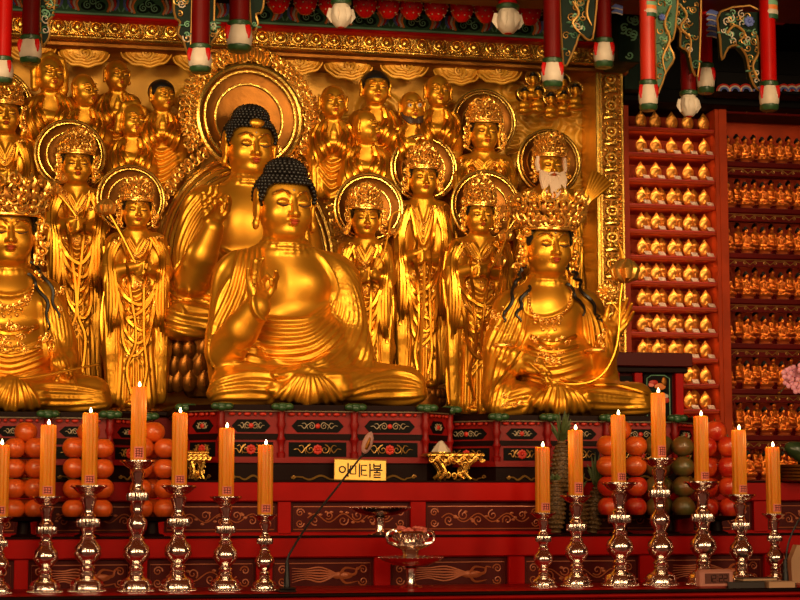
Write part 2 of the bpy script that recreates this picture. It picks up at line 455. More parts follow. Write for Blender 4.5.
def face_parts(f, H, lips=True, wide=.97, lash=True, brow=True, urna=True, mouth=(0, 0), lipm='lips'):
    """painted features laid on the carved face"""
    R = H.R; n = H.M@np.array([0, -1., 0])
    def hit(x, z, lift=.015):
        p0 = H(x, -1.5, z); d = f.v-p0; t = d@(-n); r2 = (d**2).sum(1)-t*t
        m = (r2 < (.085*R)**2) & (t > 0) & (t < 1.6*R)
        if not m.any(): return H(x, -.9, z)
        return p0+(-n)*(t[m].min()-lift*R)
    if lips:
        mb = MB()
        for z, w, hh, k in ((-.47, .20, .045, .05), (-.575, .16, .06, 0)):
            top = []; bot = []
            for t in np.linspace(-1, 1, 9):
                e = (1-abs(t)**1.8)*hh+.004; zz = z+.035*abs(t)**2*(1 if z < -.5 else .6)
                if k: zz -= (.02*math.exp(-(t/.16)**2))
                top.append(hit(t*w, zz+e)); bot.append(hit(t*w, zz-e))
            mid = [(a+b)/2+n*.05*R for a, b in zip(top, bot)]; N = 9
            mb.add(top+mid+bot, [(i, i+1, N+i+1, N+i) for i in range(N-1)]+[(N+i, N+i+1, 2*N+i+1, 2*N+i) for i in range(N-1)])
        f.build(mb, 'lips', M[lipm])
    if lash:
        for x in (-1, 1):
            mb = MB(); p = [hit(x*(.40*wide+t*.25), .10-.055*(1-t*t)+.03*abs(t), .02) for t in np.linspace(-1, 1, 9)]
            mb.tube(p, [.012*R, .03*R, .02*R], 5); f.build(mb, 'eyelid_line', M['line'])
    if brow:
        for x in (-1, 1):
            mb = MB(); p = [hit(x*(.16+t*.57), .45+.16*math.sin(.15+t*2.7), .012) for t in np.linspace(0, 1, 9)]
            mb.tube(p, [.012*R, .022*R, .006*R], 5); f.build(mb, 'eyebrow', M['brow'])
    if urna:
        mb = MB(); mb.sphere(hit(0, .62, 0), .045*R, 2); f.build(mb, 'forehead_jewel', M['wline'])
def hair_cap(f, H, m='hair', curls=True, ush=True, line=.88, rx=1.12, sub=None, jewel=False):
    R = H.R; mb = MB(); nu, nv = 44, 30; V = {}; F = []; v = []
    C = (0, .16, .42); rad = (rx, 1.12, 1.0)
    def zl(x, y):  # hairline height (in R) at frontal x / depth y
        t = np.clip((y+.62)/.45, 0, 1); t = t*t*(3-2*t)
        return line-.10*abs(x)**2*(1-t)-(line+.05)*t
    def pt(i, j):
        if (i % nu, j) in V: return V[(i % nu, j)]
        w = 2*math.pi*i/nu; ph = math.pi*j/nv
        p = (C[0]+rad[0]*math.sin(ph)*math.cos(w), C[1]+rad[1]*math.sin(ph)*math.sin(w), C[2]+rad[2]*math.cos(ph))
        z = p[2]; lim = zl(p[0], p[1])
        if z < lim: p = (p[0]*.97, p[1]*.97+.004, lim)
        V[(i % nu, j)] = len(v); v.append(H(*p)); return V[(i % nu, j)]
    for j in range(nv):
        for i in range(nu):
            w = 2*math.pi*(i+.5)/nu; ph = math.pi*(j+.5)/nv
            p = (C[0]+rad[0]*math.sin(ph)*math.cos(w), C[1]+rad[1]*math.sin(ph)*math.sin(w), C[2]+rad[2]*math.cos(ph))
            if p[2] > zl(p[0], p[1])-.10: F.append((pt(i, j), pt(i, j+1), pt(i+1, j+1), pt(i+1, j)))
    mb.add(v, F)
    if ush: mb.sphere(H(0, .14, 1.27), np.array((.74, .76, .52))*R, 2)
    hair = f.build(mb, 'hair', M[m])
    if curls:
        cb = MB(); s = .098
        for j in range(13):
            ph = .12+j*.135
            if ph > 2.2: break
            n = max(4, int(2*math.pi*math.sin(ph)*rad[0]/(s*1.72)))
            for i in range(n):
                w = 2*math.pi*(i+.5*(j % 2))/n
                p = (C[0]+rad[0]*math.sin(ph)*math.cos(w), C[1]+rad[1]*math.sin(ph)*math.sin(w), C[2]+rad[2]*math.cos(ph))
                if p[1] > .7 or p[2] < zl(p[0], p[1])-.02: continue
                if ush and p[2] > 1.1 and (p[0]/.7)**2+((p[1]-.14)/.72)**2 < 1: continue
                cb.sphere(H(*p), s*R, 1)
        if ush:
            for j in range(8):
                ph = .05+j*.22; n = max(1, int(2*math.pi*math.sin(ph)*.74/(s*1.72)))
                for i in range(n):
                    w = 2*math.pi*(i+.5*(j % 2))/n
                    p = (.74*math.sin(ph)*math.cos(w), .14+.76*math.sin(ph)*math.sin(w), 1.27+.52*math.cos(ph))
                    if p[1] < .5: cb.sphere(H(*p), s*R, 1)
        f.build(cb, 'hair_curls', M[m], hair)
    if jewel:
        jb = MB(); jb.sphere(H(0, -.82, 1.02), np.array((.34, .12, .20))*R, 2); f.build(jb, 'hair_jewel', M['gold'], hair)
    return hair
def crown(f, H, seed, tall=1.35, flare=.45, size=.20, rows=4, z0=.80, r0=1.12, peak=.55, ear=True):
    rnd = random.Random(seed); R = H.R; mb = MB()
    S = lambda p, r, sub=1: mb.sphere(p, r*R, sub)
    for k in range(3):   # fillet
        p = [H((r0+.03)*math.sin(w), .12-(r0+.05)*math.cos(w), z0+.08*k) for w in np.linspace(-2.0, 2.0, 20)]
        mb.tube(p, (.07 if k != 1 else .045)*R, 6)
    for w in np.linspace(-1.9, 1.9, 22):
        S(H((r0+.10)*math.sin(w), .12-(r0+.12)*math.cos(w), z0+.08), .06)
    band = f.build(mb, 'crown', M['orn'])
    mb = MB()
    for w in np.linspace(-2.2, 2.2, 16):  # backing leaves so that no hair shows through
        for q in range(2):
            r = r0*.93+flare*(.3+q*.35); z = z0+tall*(.28+.40*q)
            mb.sphere(H(r*math.sin(w), .12-r*math.cos(w), z), np.array((.24, .14, .34))*R, 1)
    mb.sphere(H(0, .1, z0+tall*.45), np.array((r0*.86, r0*.86, tall*.55))*R, 2)
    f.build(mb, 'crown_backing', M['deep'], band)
    mb = MB()
    for j in range(rows):
        t = (j+.5)/rows; n = 13-j
        for i in range(n):
            w = -1.75+3.5*(i+.5*(j % 2))/(n-1)+rnd.uniform(-.05, .05)
            pk = 1+peak*(1-abs(w)/1.9)*t
            r = r0+.06+flare*t+rnd.uniform(-.04, .06); z = z0+.16+tall*t*pk*.78
            c = H(r*math.sin(w), .12-r*math.cos(w), z); o = H.M@np.array([math.sin(w), -math.cos(w), 0])
            sz = size*rnd.uniform(.8, 1.2)
            S(c+o*.05*R, sz*.55, 2 if R > 18 else 1)
            a = rnd.uniform(0, 6.28); ux = H.M@np.array([math.cos(w), math.sin(w), 0]); uz = H.M@np.array([0, 0, 1.])
            m = 9; tw = np.linspace(0, 5.2, m)
            mb.tube([c+(ux*math.cos(a+q)+uz*math.sin(a+q))*sz*R*(1.25-.05*q)+o*(.1*R*math.sin(q)) for q in tw], .055*R, 5)
            if rnd.random() < .75:
                tip = c+(uz*1.0+ux*rnd.uniform(-.5, .5))*sz*1.9*R+o*.08*R
                mb.tube([c+o*.05*R, (c+tip)/2+o*.16*R, tip], [.085*R, .07*R, .015*R], 5)
    for i in range(7):   # flaming tips along the rim
        w = -1.5+3.0*i/6; r = r0+flare*.95; z = z0+tall*(.78+peak*.42*(1-abs(w)/1.6))
        b = H(r*math.sin(w), .12-r*math.cos(w), z); tp = H((r+.08)*math.sin(w), .12-(r+.08)*math.cos(w), z+.42)
        mb.tube([b, (b+tp)/2+(H.M@np.array([.08*R, -.05*R, 0])), tp], [.13*R, .10*R, .02*R], 6); S(b, .13)
    f.build(mb, 'crown_ornament', M['orn'], band)
    if ear:
        for x in (-1, 1):
            eb = MB()
            for i in range(11):
                p = H(x*(1.10+rnd.uniform(-.05, .30)), rnd.uniform(-.35, .1), .62-i*.15)
                eb.sphere(p, rnd.uniform(.08, .15)*R, 1)
                if i % 2 == 0:
                    a = rnd.uniform(0, 6)
                    eb.tube([p+np.array([math.cos(a+q), -.3, math.sin(a+q)])*.17*R for q in np.linspace(0, 4.8, 8)], .05*R, 5)
            f.build(eb, 'ear_ornament', M['orn'], band)
    return band
def halo(f, px, py, r, d=-16., rim=3.4, dish=True, name='halo', m='robe', inner=True):
    c = f.L(px, py, d); mb = MB()
    mb.torus(c, r, rim*.62, 56, 8); mb.torus(c+np.array([0, -.6, 0]), r-rim*1.25, rim*.36, 56, 6)
    h = f.build(mb, name, M['frame'])
    if dish:
        mb = MB(); mb.lathe([(0, -7), (r*.5, -6.0), (r*.82, -4.2), (r*.97, 0), (r*.97, -9), (0, -10)], c, 48, 'y'); f.build(mb, 'halo_dish', M['deep'], h)  # dish reflection painted in by the darker gilding
    if inner:
        mb = MB(); mb.torus(c+np.array([0, 4.0, 0]), r*.66, rim*.30, 40, 6); f.build(mb, 'halo_ring', M['frame'], h)
    return h
def hand(S, w, up, pn, th, L, pose='ring', k=.02, fr=.052):
    """hand at wrist w: up = finger direction, pn = palm normal, th = direction of the thumb side"""
    w = np.asarray(w, float); u3 = lambda q: np.asarray(q, float)/np.linalg.norm(q)
    v = u3(up); n = u3(np.asarray(pn, float)-v*(np.asarray(pn, float)@v)); t = np.cross(v, n); t = t if t@np.asarray(th, float) > 0 else -t
    A = lambda a, b, c: w+(t*a+v*b+n*c)*L
    kn = [(.17, .47), (.06, .50), (-.055, .48), (-.165, .43)]; ln = [.40, .45, .42, .33]
    for a, b in kn: S.cone(A(a*.55, .06, 0), A(a, b-.05, 0), .085*L, .062*L, .06*L)
    S.ell(A(.14, .20, .05), (.10*L,)*3, .06*L)
    curls = {'ring': [(50, 75, 60), (10, 16, 14), (6, 12, 12), (2, 10, 10)], 'open': [(14, 14, 12), (10, 12, 10), (12, 14, 12), (16, 16, 14)],
             'hold': [(55, 60, 40), (62, 62, 40), (50, 55, 40), (26, 30, 20)], 'flat': [(4, 6, 6), (3, 5, 5), (4, 6, 6), (7, 7, 7)]}[pose]
    for i, (a, b) in enumerate(kn):
        p = A(a, b, 0); ang = 0; seg = [.45, .31, .24]; sp = (1.5-i)*.09; r = fr*L*(1 if i < 3 else .88)
        for sgl, c in zip(seg, curls[i]):
            ang += math.radians(c); d = v*math.cos(ang)+n*math.sin(ang)+t*sp*math.cos(ang)
            q = p+d*ln[i]*sgl*L; S.cone(p, q, r, r*.88, k*L); p, r = q, r*.88
    if pose in ('ring', 'hold'): S.chain([A(.17, .16, .04), A(.31, .36, .14), A(.29, .55, .26), A(.21, .66, .34)], [.075*L, .062*L, .054*L, .044*L], .03*L)
    else: S.chain([A(.16, .14, .03), A(.30, .30, .08), A(.36, .48, .10), A(.38, .60, .10)], [.075*L, .062*L, .052*L, .042*L], .03*L)
def beads(f, pts, r, name='necklace', drops=(), m='orn', step=None):
    p = np.array(smooth_path(pts, 6)); d = np.r_[0, np.cumsum(np.linalg.norm(np.diff(p, axis=0), axis=1))]
    q = np.arange(0, d[-1], step or r*2.0); uv = np.stack([np.interp(q, d, p[:, i]) for i in (0, 1)], 1)
    mb = MB()
    for c in f.on(uv, r*.3): mb.sphere(c, r, 1)
    for (u, v, n) in drops:
        for i in range(n):
            c = f.front(u+(.6 if i % 2 else -.6)*r, v+i*r*1.9); mb.sphere(c, r*(1.35 if i in (0, n-1) else .9), 1)
        a = f.front(u, v)
        mb.tube([a+np.array([math.cos(t)*r*2, -r, math.sin(t)*r*2]) for t in np.linspace(0, 6.0, 10)], r*.4, 5)
    return f.build(mb, name, M[m])
def ribbon(mb, f, pts, r, lift=.5, flat=.6, tol=2.2):
    p = smooth_path(pts, 5); mb.tube(smooth_path(f.on([(q[0], q[1]) for q in p], lift, tol), 1), r, 6, flat=flat); return mb
def jewels(f, spots, seed, name='jewel_cluster', r=1.1):
    """clusters of small carved jewels and curls on the robe: (u, v, spread_u, spread_v, n)"""
    rnd = random.Random(seed)
    for (u, v, su, sv, n) in spots:
        mb = MB()
        for i in range(n):
            a, b = u+rnd.uniform(-su, su), v+rnd.uniform(-sv, sv); c = f.front(a, b)
            mb.sphere(c, r*rnd.uniform(.7, 1.4), 1)
            if i % 2 == 0:
                o = rnd.uniform(0, 6.3); q = r*rnd.uniform(1.7, 2.8)
                mb.tube([c+np.array([math.cos(o+t)*q*(1-.07*t), -r*.6, math.sin(o+t)*q*(1-.07*t)]) for t in np.linspace(0, 5.6, 11)], r*.42, 5)
        f.build(mb, name, M['orn'])
# ---------------------------------------------------------------- the three large seated statues and the one behind
D = math.radians
def legs(S, f, pts):
    """crossed legs from measured knees: pts = (kneeL, kneeR, hip, floor y)"""
    (lx, ly), (rx, ry), (hx, hy), b = pts
    L = f.L; w = (rx-lx)/2; u = w/105.
    S.ell(L(hx, b-16*u, 4), (w*.72, 50*u, 24*u), 8)
    S.cone(L(hx-20*u, b-20*u, 12), L(lx+22*u, ly, 34*u), 25*u, 19*u, 8)
    S.cone(L(hx+20*u, b-20*u, 12), L(rx-22*u, ry, 34*u), 25*u, 19*u, 8)
    S.cone(L(lx+22*u, ly+2*u, 34*u), L(hx+18*u, b-17*u, 62*u), 17*u, 12*u, 7)
    S.cone(L(rx-22*u, ry+2*u, 34*u), L(hx-14*u, b-20*u, 64*u), 18*u, 11*u, 7)
    S.ell(L(lx+26*u, b-9*u, 32*u), (26*u, 24*u, 10*u), 6); S.ell(L(rx-26*u, b-9*u, 32*u), (26*u, 24*u, 10*u), 6)
def neck_rings(S, a, b, ra, rb, ts, rr=1.3):
    for t in ts:
        c = a+(b-a)*t; r = ra+(rb-ra)*t
        S.chain([c+np.array([r*math.sin(w), -r*math.cos(w), 1.5*(1-math.cos(w))]) for w in np.linspace(-1.5, 1.5, 11)], rr, 2.2)
def lofts(*a): return [(loft(q[0], q[1], q[2]), q[3], q[4])+tuple(q[5:]) for q in a]

# central statue in front -------------------------------------------------------
f = Fig('seated_statue', 'large golden seated statue with bare chest and black curled hair on the middle pedestal', 318, 405, 9.5, D(13))
L = f.L; S = SDF()
H = HeadFrame(L(285, 208, 12), 27.5, pitch=D(7))
head_sdf(S, H)
S.cone(L(284, 236, 4), L(284, 264, -2), 21, 26, 5)
neck_rings(S, L(284, 236, 4), L(284, 264, -2), 21, 26, (.22, .45, .66), 1.5)
S.ell(L(283, 300, -6), (52, 34, 58), 10); S.ell(L(284, 290, 4), (42, 24, 40), 10)
S.ell(L(262, 284, 16), (20, 15, 16), 12); S.ell(L(307, 284, 16), (20, 15, 16), 12)
S.chain([L(284, 262, -6), L(246, 276, -8)], [20, 27], 12); S.chain([L(284, 262, -6), L(328, 278, -8)], [20, 27], 12)
S.ell(L(296, 345, 0), (56, 44, 38), 12)
S.cone(L(239, 280, -6), L(229, 342, 6), 27, 22, 8); S.ell(L(228, 352, 4), (20, 22, 26), 8)
S.cone(L(222, 335, 2), L(224, 378, 8), 14, 15, 8); S.cone(L(240, 340, 4), L(250, 366, 24), 16, 14, 8)
S.chain([L(224, 352, 26), L(241, 330, 50), L(257, 307, 66)], [19, 17, 13], 3)
hand(S, L(258, 309, 66), L(254, 267, 70)-L(258, 309, 66), (.45, -1, .1), (1, 0, 0), 52, 'ring', fr=.058)
S.cone(L(336, 284, -8), L(348, 340, 2), 26, 22, 8); S.ell(L(350, 350, 8), (21, 22, 24), 8)
S.chain([L(352, 356, 14), L(338, 364, 34), L(320, 368, 50)], [15, 13, 10], 5)
S.ell(L(356, 356, 10), (16, 24, 16), 7); S.cone(L(350, 352, 16), L(332, 366, 30), 17, 13, 7)
S.chain([L(322, 368, 54), L(305, 371, 58), L(284, 372, 60)], [8, 7, 5], 5, .7)
for i in range(3): S.chain([L(308, 368+i*2, 60+i*3), L(290, 370+i*2, 61+i*3), L(276, 372+i*2, 61+i*3)], [3.4, 3, 2.4], 1.2)
legs(S, f, ((208, 386), (428, 386), (318, 380), 404))
S.ell(L(308, 391, 64), (40, 12, 12), 6); S.chain([L(306, 380, 68), L(308, 394, 76)], [10, 11], 8, .6)
st = lofts(
 ([(262, 247), (262, 275), (256, 300), (242, 336)], [(243, 250), (238, 272), (230, 300), (216, 330)], 5, 3.5, 2.6, (-99, 33)),
 ([(238, 250), (220, 275), (214, 310), (214, 350)], [(232, 330), (228, 350), (224, 364), (220, 380)], 4, 2.7, 2.6, (-99, 33)),
 ([(262, 318), (285, 322), (310, 319), (334, 296)], [(236, 362), (276, 369), (318, 362), (348, 336)], 7, 3.6, 2.5, (-99, 54)),
 ([(311, 247), (328, 268), (336, 296), (330, 318)], [(326, 252), (352, 285), (360, 325), (350, 352)], 7, 3.5, 2.5),
 ([(334, 256), (360, 295), (366, 330), (358, 366)], [(345, 262), (370, 305), (372, 345), (368, 372)], 3, 3.0, 2.5),
 ([(342, 340), (332, 352), (318, 362), (300, 366)], [(372, 350), (362, 368), (344, 374), (322, 375)], 6, 2.7, 2.2),
 ([(300, 374), (288, 385), (268, 404)], [(318, 374), (330, 385), (346, 404)], 9, 3.2, 2.4),
 ([(284, 374), (250, 372), (222, 380), (212, 394)], [(270, 402), (246, 402), (226, 400), (214, 402)], 5, 2.7, 2.3),
 ([(346, 384), (380, 372), (408, 374), (424, 386)], [(336, 404), (370, 403), (404, 402), (424, 396)], 5, 3.0, 2.4),
 ([(262, 250), (257, 290), (262, 318), (290, 323), (318, 317), (336, 292), (326, 266), (311, 248)], [(262, 250), (257, 290), (262, 318), (290, 323), (318, 317), (336, 292), (326, 266), (311, 248)], 1, 4.3, 2.4))
f.carve(S, 'body', M['gold'], 1.75, [((H.c[0]-36, H.c[1]-40, H.c[2]-34), (H.c[0]+36, H.c[1]+10, H.c[2]+34), .95),
  (np.minimum(L(228, 316, 92), L(282, 316, 54)), np.maximum(L(282, 252, 92), L(282, 252, 54)), 1.0)], st)
face_parts(f, H); hair_cap(f, H)
CENTRAL = f

# statue behind -------------------------------------------------------------------
f = Fig('seated_statue', 'tall golden statue with raised hand and round halo, behind and above the central statue', 246, 400, 10.35, D(10))
L = f.L; S = SDF(); H = HeadFrame(L(250, 148, 10), 24, pitch=D(9))
head_sdf(S, H)
S.cone(L(249, 172, 4), L(248, 196, -2), 18, 22, 5)
neck_rings(S, L(249, 172, 4), L(248, 196, -2), 18, 22, (.3, .55))
S.ell(L(246, 236, -4), (46, 30, 54), 10); S.ell(L(246, 222, 8), (34, 20, 32), 10)
S.chain([L(247, 196, -6), L(212, 208, -8)], [17, 23], 10); S.chain([L(247, 196, -6), L(284, 208, -8)], [17, 23], 10)
S.cone(L(204, 210, -6), L(188, 282, 6), 23, 20, 8); S.chain([L(191, 280, 26), L(202, 256, 44), L(213, 229, 56)], [17, 15, 10.5], 3)
hand(S, L(213, 229, 56), L(210, 189, 60)-L(213, 229, 56), (.4, -1, .1), (1, 0, 0), 46, 'ring', fr=.058)
S.cone(L(292, 212, -6), L(312, 285, 6), 23, 20, 8)
S.cone(L(188, 275, 2), L(182, 320, 6), 20, 17, 8); S.ell(L(246, 300, 0), (58, 40, 50), 12)
legs(S, f, ((164, 318), (330, 318), (246, 316), 340))
st = lofts(
 ([(196, 192), (180, 215), (172, 245), (176, 280)], [(226, 196), (206, 222), (192, 250), (186, 272)], 6, 3.2, 2.2),
 ([(222, 250), (244, 262), (270, 255), (284, 240)], [(196, 300), (240, 312), (280, 300), (300, 270)], 7, 3.2, 2.2),
 ([(268, 190), (282, 220), (286, 250)], [(290, 192), (306, 230), (308, 270)], 5, 3.2, 2.2),
 ([(168, 292), (190, 300), (220, 304)], [(166, 326), (190, 334), (230, 338)], 5, 3.0, 2.3),
 ([(172, 285), (166, 300), (164, 318)], [(190, 290), (196, 304), (210, 312)], 3, 2.7, 2.2))
f.carve(S, 'body', M['gold'], 1.9, [((H.c[0]-32, H.c[1]-34, H.c[2]-30), (H.c[0]+32, H.c[1]+8, H.c[2]+30), 1.0),
  (np.minimum(L(188, 234, 78), L(234, 234, 46)), np.maximum(L(234, 178, 78), L(234, 178, 46)), 1.05)], st)
face_parts(f, H); hair_cap(f, H, jewel=True)
h = halo(f, 250, 118, 55, d=-30, rim=5.0)
mb = MB(); c = f.L(250, 118, -31); rnd = random.Random(5)
for i in range(150):   # filigree of curls and flames round the halo
    w = -.55+(math.pi+1.1)*i/149; rr = 62+5.2*(i % 3)+rnd.uniform(-1, 1); p = c+np.array([rr*math.cos(w), -1, rr*math.sin(w)])
    mb.spiral(p, rnd.uniform(3.2, 4.6), 1.3, 1.0, rnd.uniform(0, 6), rnd.choice((-1, 1)), n=12)
    q = c+np.array([(rr+rnd.uniform(5, 9))*math.cos(w+.05), 0, (rr+rnd.uniform(5, 9))*math.sin(w+.05)])
    e = p+(q-p)*(.55 if i % 3 == 2 else .2); mb.tube([p, (p+e)/2+np.array([rnd.uniform(-2, 2), -1.5, rnd.uniform(-1, 1)]), e], [1.8, 1.5, .5], 5); mb.sphere(p, 1.5, 1)
for i in range(11):
    q = c+np.array([(i-5)*3.6, -1, 74-abs(i-5)*1.9]); mb.tube([q+np.array([0, 0, -8]), q+np.array([(i-5)*.4, -2, -2]), q+np.array([-(i-5)*.25, 0, 5])], [2.4, 1.8, .4], 5)
f.build(mb, 'flame_border', M['orn'], h)
mb = MB()
for r, t in ((1.0, 3.0), (.93, 1.8), (.86, 2.4), (.72, 1.4)):   # body aureole arches
    cc = f.L(248, 262, -36)
    mb.tube([cc+np.array([92*r*math.cos(w), -3*(1-r)*8, 110*r*math.sin(w)*(1 if w > 0 else 1)]) for w in np.linspace(-.75, math.pi+.75, 54)], t, 7)
f.build(mb, 'aureole', M['frame'])
mb = MB(); mb.lathe([(0, -5), (82, -4), (90, 0), (90, -6), (0, -7)], cc, 48, 'y'); mb.v[-1] = (mb.v[-1]-cc)*np.array([1, 1, 1.2])+cc+np.array([0, 6, 0]); f.build(mb, 'aureole_back', M['panel'])
mb = MB()
for i in range(70):
    w = -.6+(math.pi+1.2)*i/69; p = cc+np.array([101*math.cos(w), -2, 121*math.sin(w)])
    if p[2] > (c[2]-30) and abs(p[0]-c[0]) < 60: continue
    mb.spiral(p, rnd.uniform(3.5, 5), 1.3, 1.1, rnd.uniform(0, 6), rnd.choice((-1, 1)), n=12)
    d_ = np.array([math.cos(w), 0, math.sin(w)]); mb.spiral(p+d_*6.5, rnd.uniform(2.6, 3.8), 1.2, 1.0, rnd.uniform(0, 6), rnd.choice((-1, 1)), n=12); mb.tube([p, p+d_*4+np.array([rnd.uniform(-2, 2), -1, 0]), p+d_*8], [1.8, 1.4, .5], 5)
f.build(mb, 'aureole_flames', M['orn'])
mb = MB()
for row, (y, n, sz) in enumerate(((352, 15, 9.5), (368, 14, 10.5), (384, 15, 10))):   # lotus seat
    for i in range(n):
        w = -1.7+3.4*(i+.5*(row % 2))/(n-1); q = f.L(246, y, 0)+np.array([78*math.sin(w), -40*math.cos(w), 0])
        mb.tube([q+np.array([0, 2, -sz*.9]), q+np.array([0, -1.5, -sz*.3]), q+np.array([0, -2.5, sz*.4]), q+np.array([0, -4, sz*1.05])], [sz*.45, sz*.72, sz*.62, sz*.05], 9, flat=.55); mb.tube([q+np.array([0, -4.5, -sz*.5]), q+np.array([0, -6.5, sz*.3])], [sz*.16, sz*.05], 5)
q = f.L(246, 398, 0); mb.lathe([(60, 0), (76, 20), (72, 40), (80, 58), (0, 60)], q, 40); mb.v[-1] = (mb.v[-1]-q)*np.array([1, .5, 1])+q
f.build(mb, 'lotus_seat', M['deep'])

# right crowned statue ------------------------------------------------------------
def sidehair(f, H):
    for x in (-1, 1):
        mb = MB(); mb.tube([H(x*.94, -.12, .86), H(x*1.03, .0, .3), H(x*1.04, .08, -.3), H(x*.98, .14, -.9)], np.array([.13, .17, .16, .10])*H.R, 8); f.build(mb, 'side_hair', M['hair'])
def locks(f, sides, r=1.7):
    for pts in sides:
        mb = MB(); p = smooth_path(pts, 6); q = []
        for i, (u, v) in enumerate(p): q.append((u+2.2*math.sin(i*.85), v))
        mb.tube(smooth_path(f.on(q, .8, 3), 2), [r, r*1.15, r*.5], 6); f.build(mb, 'hair_lock', M['hair'])
f = Fig('seated_statue', 'golden crowned seated statue holding a lotus stem, on the right-hand pedestal', 568, 416, 9.55, D(5))
L = f.L; S = SDF(); H = HeadFrame(L(548, 248, 12), 23.5, pitch=D(6))
head_sdf(S, H)
S.cone(L(547, 270, 4), L(546, 296, -2), 17, 21, 5)
neck_rings(S, L(547, 270, 4), L(546, 296, -2), 17, 21, (.3, .55))
S.ell(L(547, 326, -4), (38, 27, 48), 10); S.ell(L(547, 312, 8), (32, 20, 26), 10)
S.chain([L(546, 296, -6), L(516, 308, -7)], [15, 19], 10); S.chain([L(546, 296, -6), L(580, 308, -7)], [15, 19], 10)
S.ell(L(552, 362, 2), (44, 36, 32), 10); S.ell(L(552, 366, 20), (28, 18, 20), 8)
S.cone(L(511, 312, -6), L(502, 352, 4), 19, 17, 8); S.chain([L(500, 356, 10), L(518, 362, 28), L(537, 366, 44)], [14, 11.5, 8], 5)
S.cone(L(500, 340, 0), L(492, 400, 14), 15, 11, 8); S.cone(L(508, 352, 8), L(500, 408, 30), 10, 7, 6)
hand(S, L(536, 366, 44), L(556, 376, 54)-L(536, 366, 44), (.3, -.3, -1), (.2, -1, .3), 30, 'hold')
S.cone(L(586, 312, -6), L(600, 358, 6), 19, 15, 8); S.chain([L(601, 364, 18), L(606, 350, 34), L(611, 334, 44)], [14, 12, 8.5], 4)
hand(S, L(611, 336, 44), L(630, 304, 50)-L(611, 336, 44), (-.6, -1, .25), (-1, 0, .3), 43, 'open', fr=.058)
S.cone(L(598, 345, -4), L(614, 402, 10), 14, 10, 8)
legs(S, f, ((486, 398), (654, 398), (568, 392), 415))
S.ell(L(560, 403, 50), (28, 10, 10), 6); S.chain([L(556, 390, 54), L(560, 405, 62)], [8, 9], 7, .6)
st = lofts(
 ([(520, 292), (506, 310), (494, 335), (488, 352)], [(530, 292), (528, 320), (520, 345), (512, 356)], 6, 2.7, 2.0),
 ([(566, 290), (584, 312), (590, 345)], [(582, 296), (606, 325), (612, 355)], 5, 2.7, 2.0),
 ([(502, 356), (496, 380), (492, 412)], [(520, 368), (512, 388), (504, 414)], 5, 2.8, 2.0),
 ([(526, 346), (552, 352), (580, 344)], [(524, 384), (552, 388), (586, 380)], 6, 2.3, 1.9),
 ([(548, 384), (536, 396), (520, 414)], [(566, 384), (580, 396), (592, 414)], 9, 3.0, 2.0),
 ([(535, 386), (510, 392), (496, 404)], [(528, 410), (512, 412), (496, 414)], 4, 2.6, 2.0),
 ([(580, 386), (610, 390), (646, 396)], [(588, 412), (620, 412), (650, 410)], 5, 2.7, 2.0),
 ([(528, 288), (526, 312), (548, 318), (570, 306), (566, 288)], [(528, 288), (526, 312), (548, 318), (570, 306), (566, 288)], 1, 3.2, 2.0))
f.carve(S, 'body', M['gold'], 1.7, [((H.c[0]-30, H.c[1]-34, H.c[2]-28), (H.c[0]+30, H.c[1]+8, H.c[2]+28), .9),
  (np.minimum(L(596, 340, 72), L(646, 340, 30)), np.maximum(L(596, 292, 72), L(646, 292, 30)), 1.0), (np.minimum(L(530, 384, 64), L(570, 384, 36)), np.maximum(L(530, 356, 64), L(570, 356, 36)), 1.1)], st)
face_parts(f, H); hair_cap(f, H, curls=False, ush=False, line=.84, rx=1.07); crown(f, H, 11, tall=1.25, flare=.55, size=.21)
sidehair(f, H)
locks(f, [[(520, 268), (514, 290), (506, 312), (503, 322)], [(529, 286), (522, 300), (518, 312), (519, 322)], [(572, 272), (584, 292), (596, 312), (600, 322)], [(566, 284), (578, 298), (584, 316)]])
beads(f, [(528, 290), (532, 312), (548, 320), (566, 310), (572, 292)], 1.5, drops=[(536, 317, 3), (548, 322, 6), (560, 318, 3), (542, 321, 4), (554, 321, 4)])
jewels(f, [(552, 340, 22, 3, 26), (552, 356, 16, 8, 34), (496, 320, 10, 14, 14), (600, 335, 6, 12, 10), (512, 400, 12, 6, 12)], 31, r=1.2)
mb = MB(); ribbon(mb, f, [(530, 336), (552, 344), (576, 336)], 2.4); ribbon(mb, f, [(528, 346), (552, 352), (578, 346)], 2.0); f.build(mb, 'belt', M['robe'])
mb = MB(); ribbon(mb, f, [(522, 352), (508, 372), (494, 392), (490, 412)], 2.6); ribbon(mb, f, [(560, 378), (590, 384), (620, 386), (648, 394)], 1.8); f.build(mb, 'scarf', M['robe'])
for (u, v) in ((506, 345), (600, 350)):
    mb = MB(); c = f.front(u, v); mb.torus(c+np.array([0, 9, 0]), 10, 2.0, 24, 6, 'z'); mb.sphere(c+np.array([0, -1, 0]), 2.6, 1); f.build(mb, 'armlet', M['orn'])
f_right = f
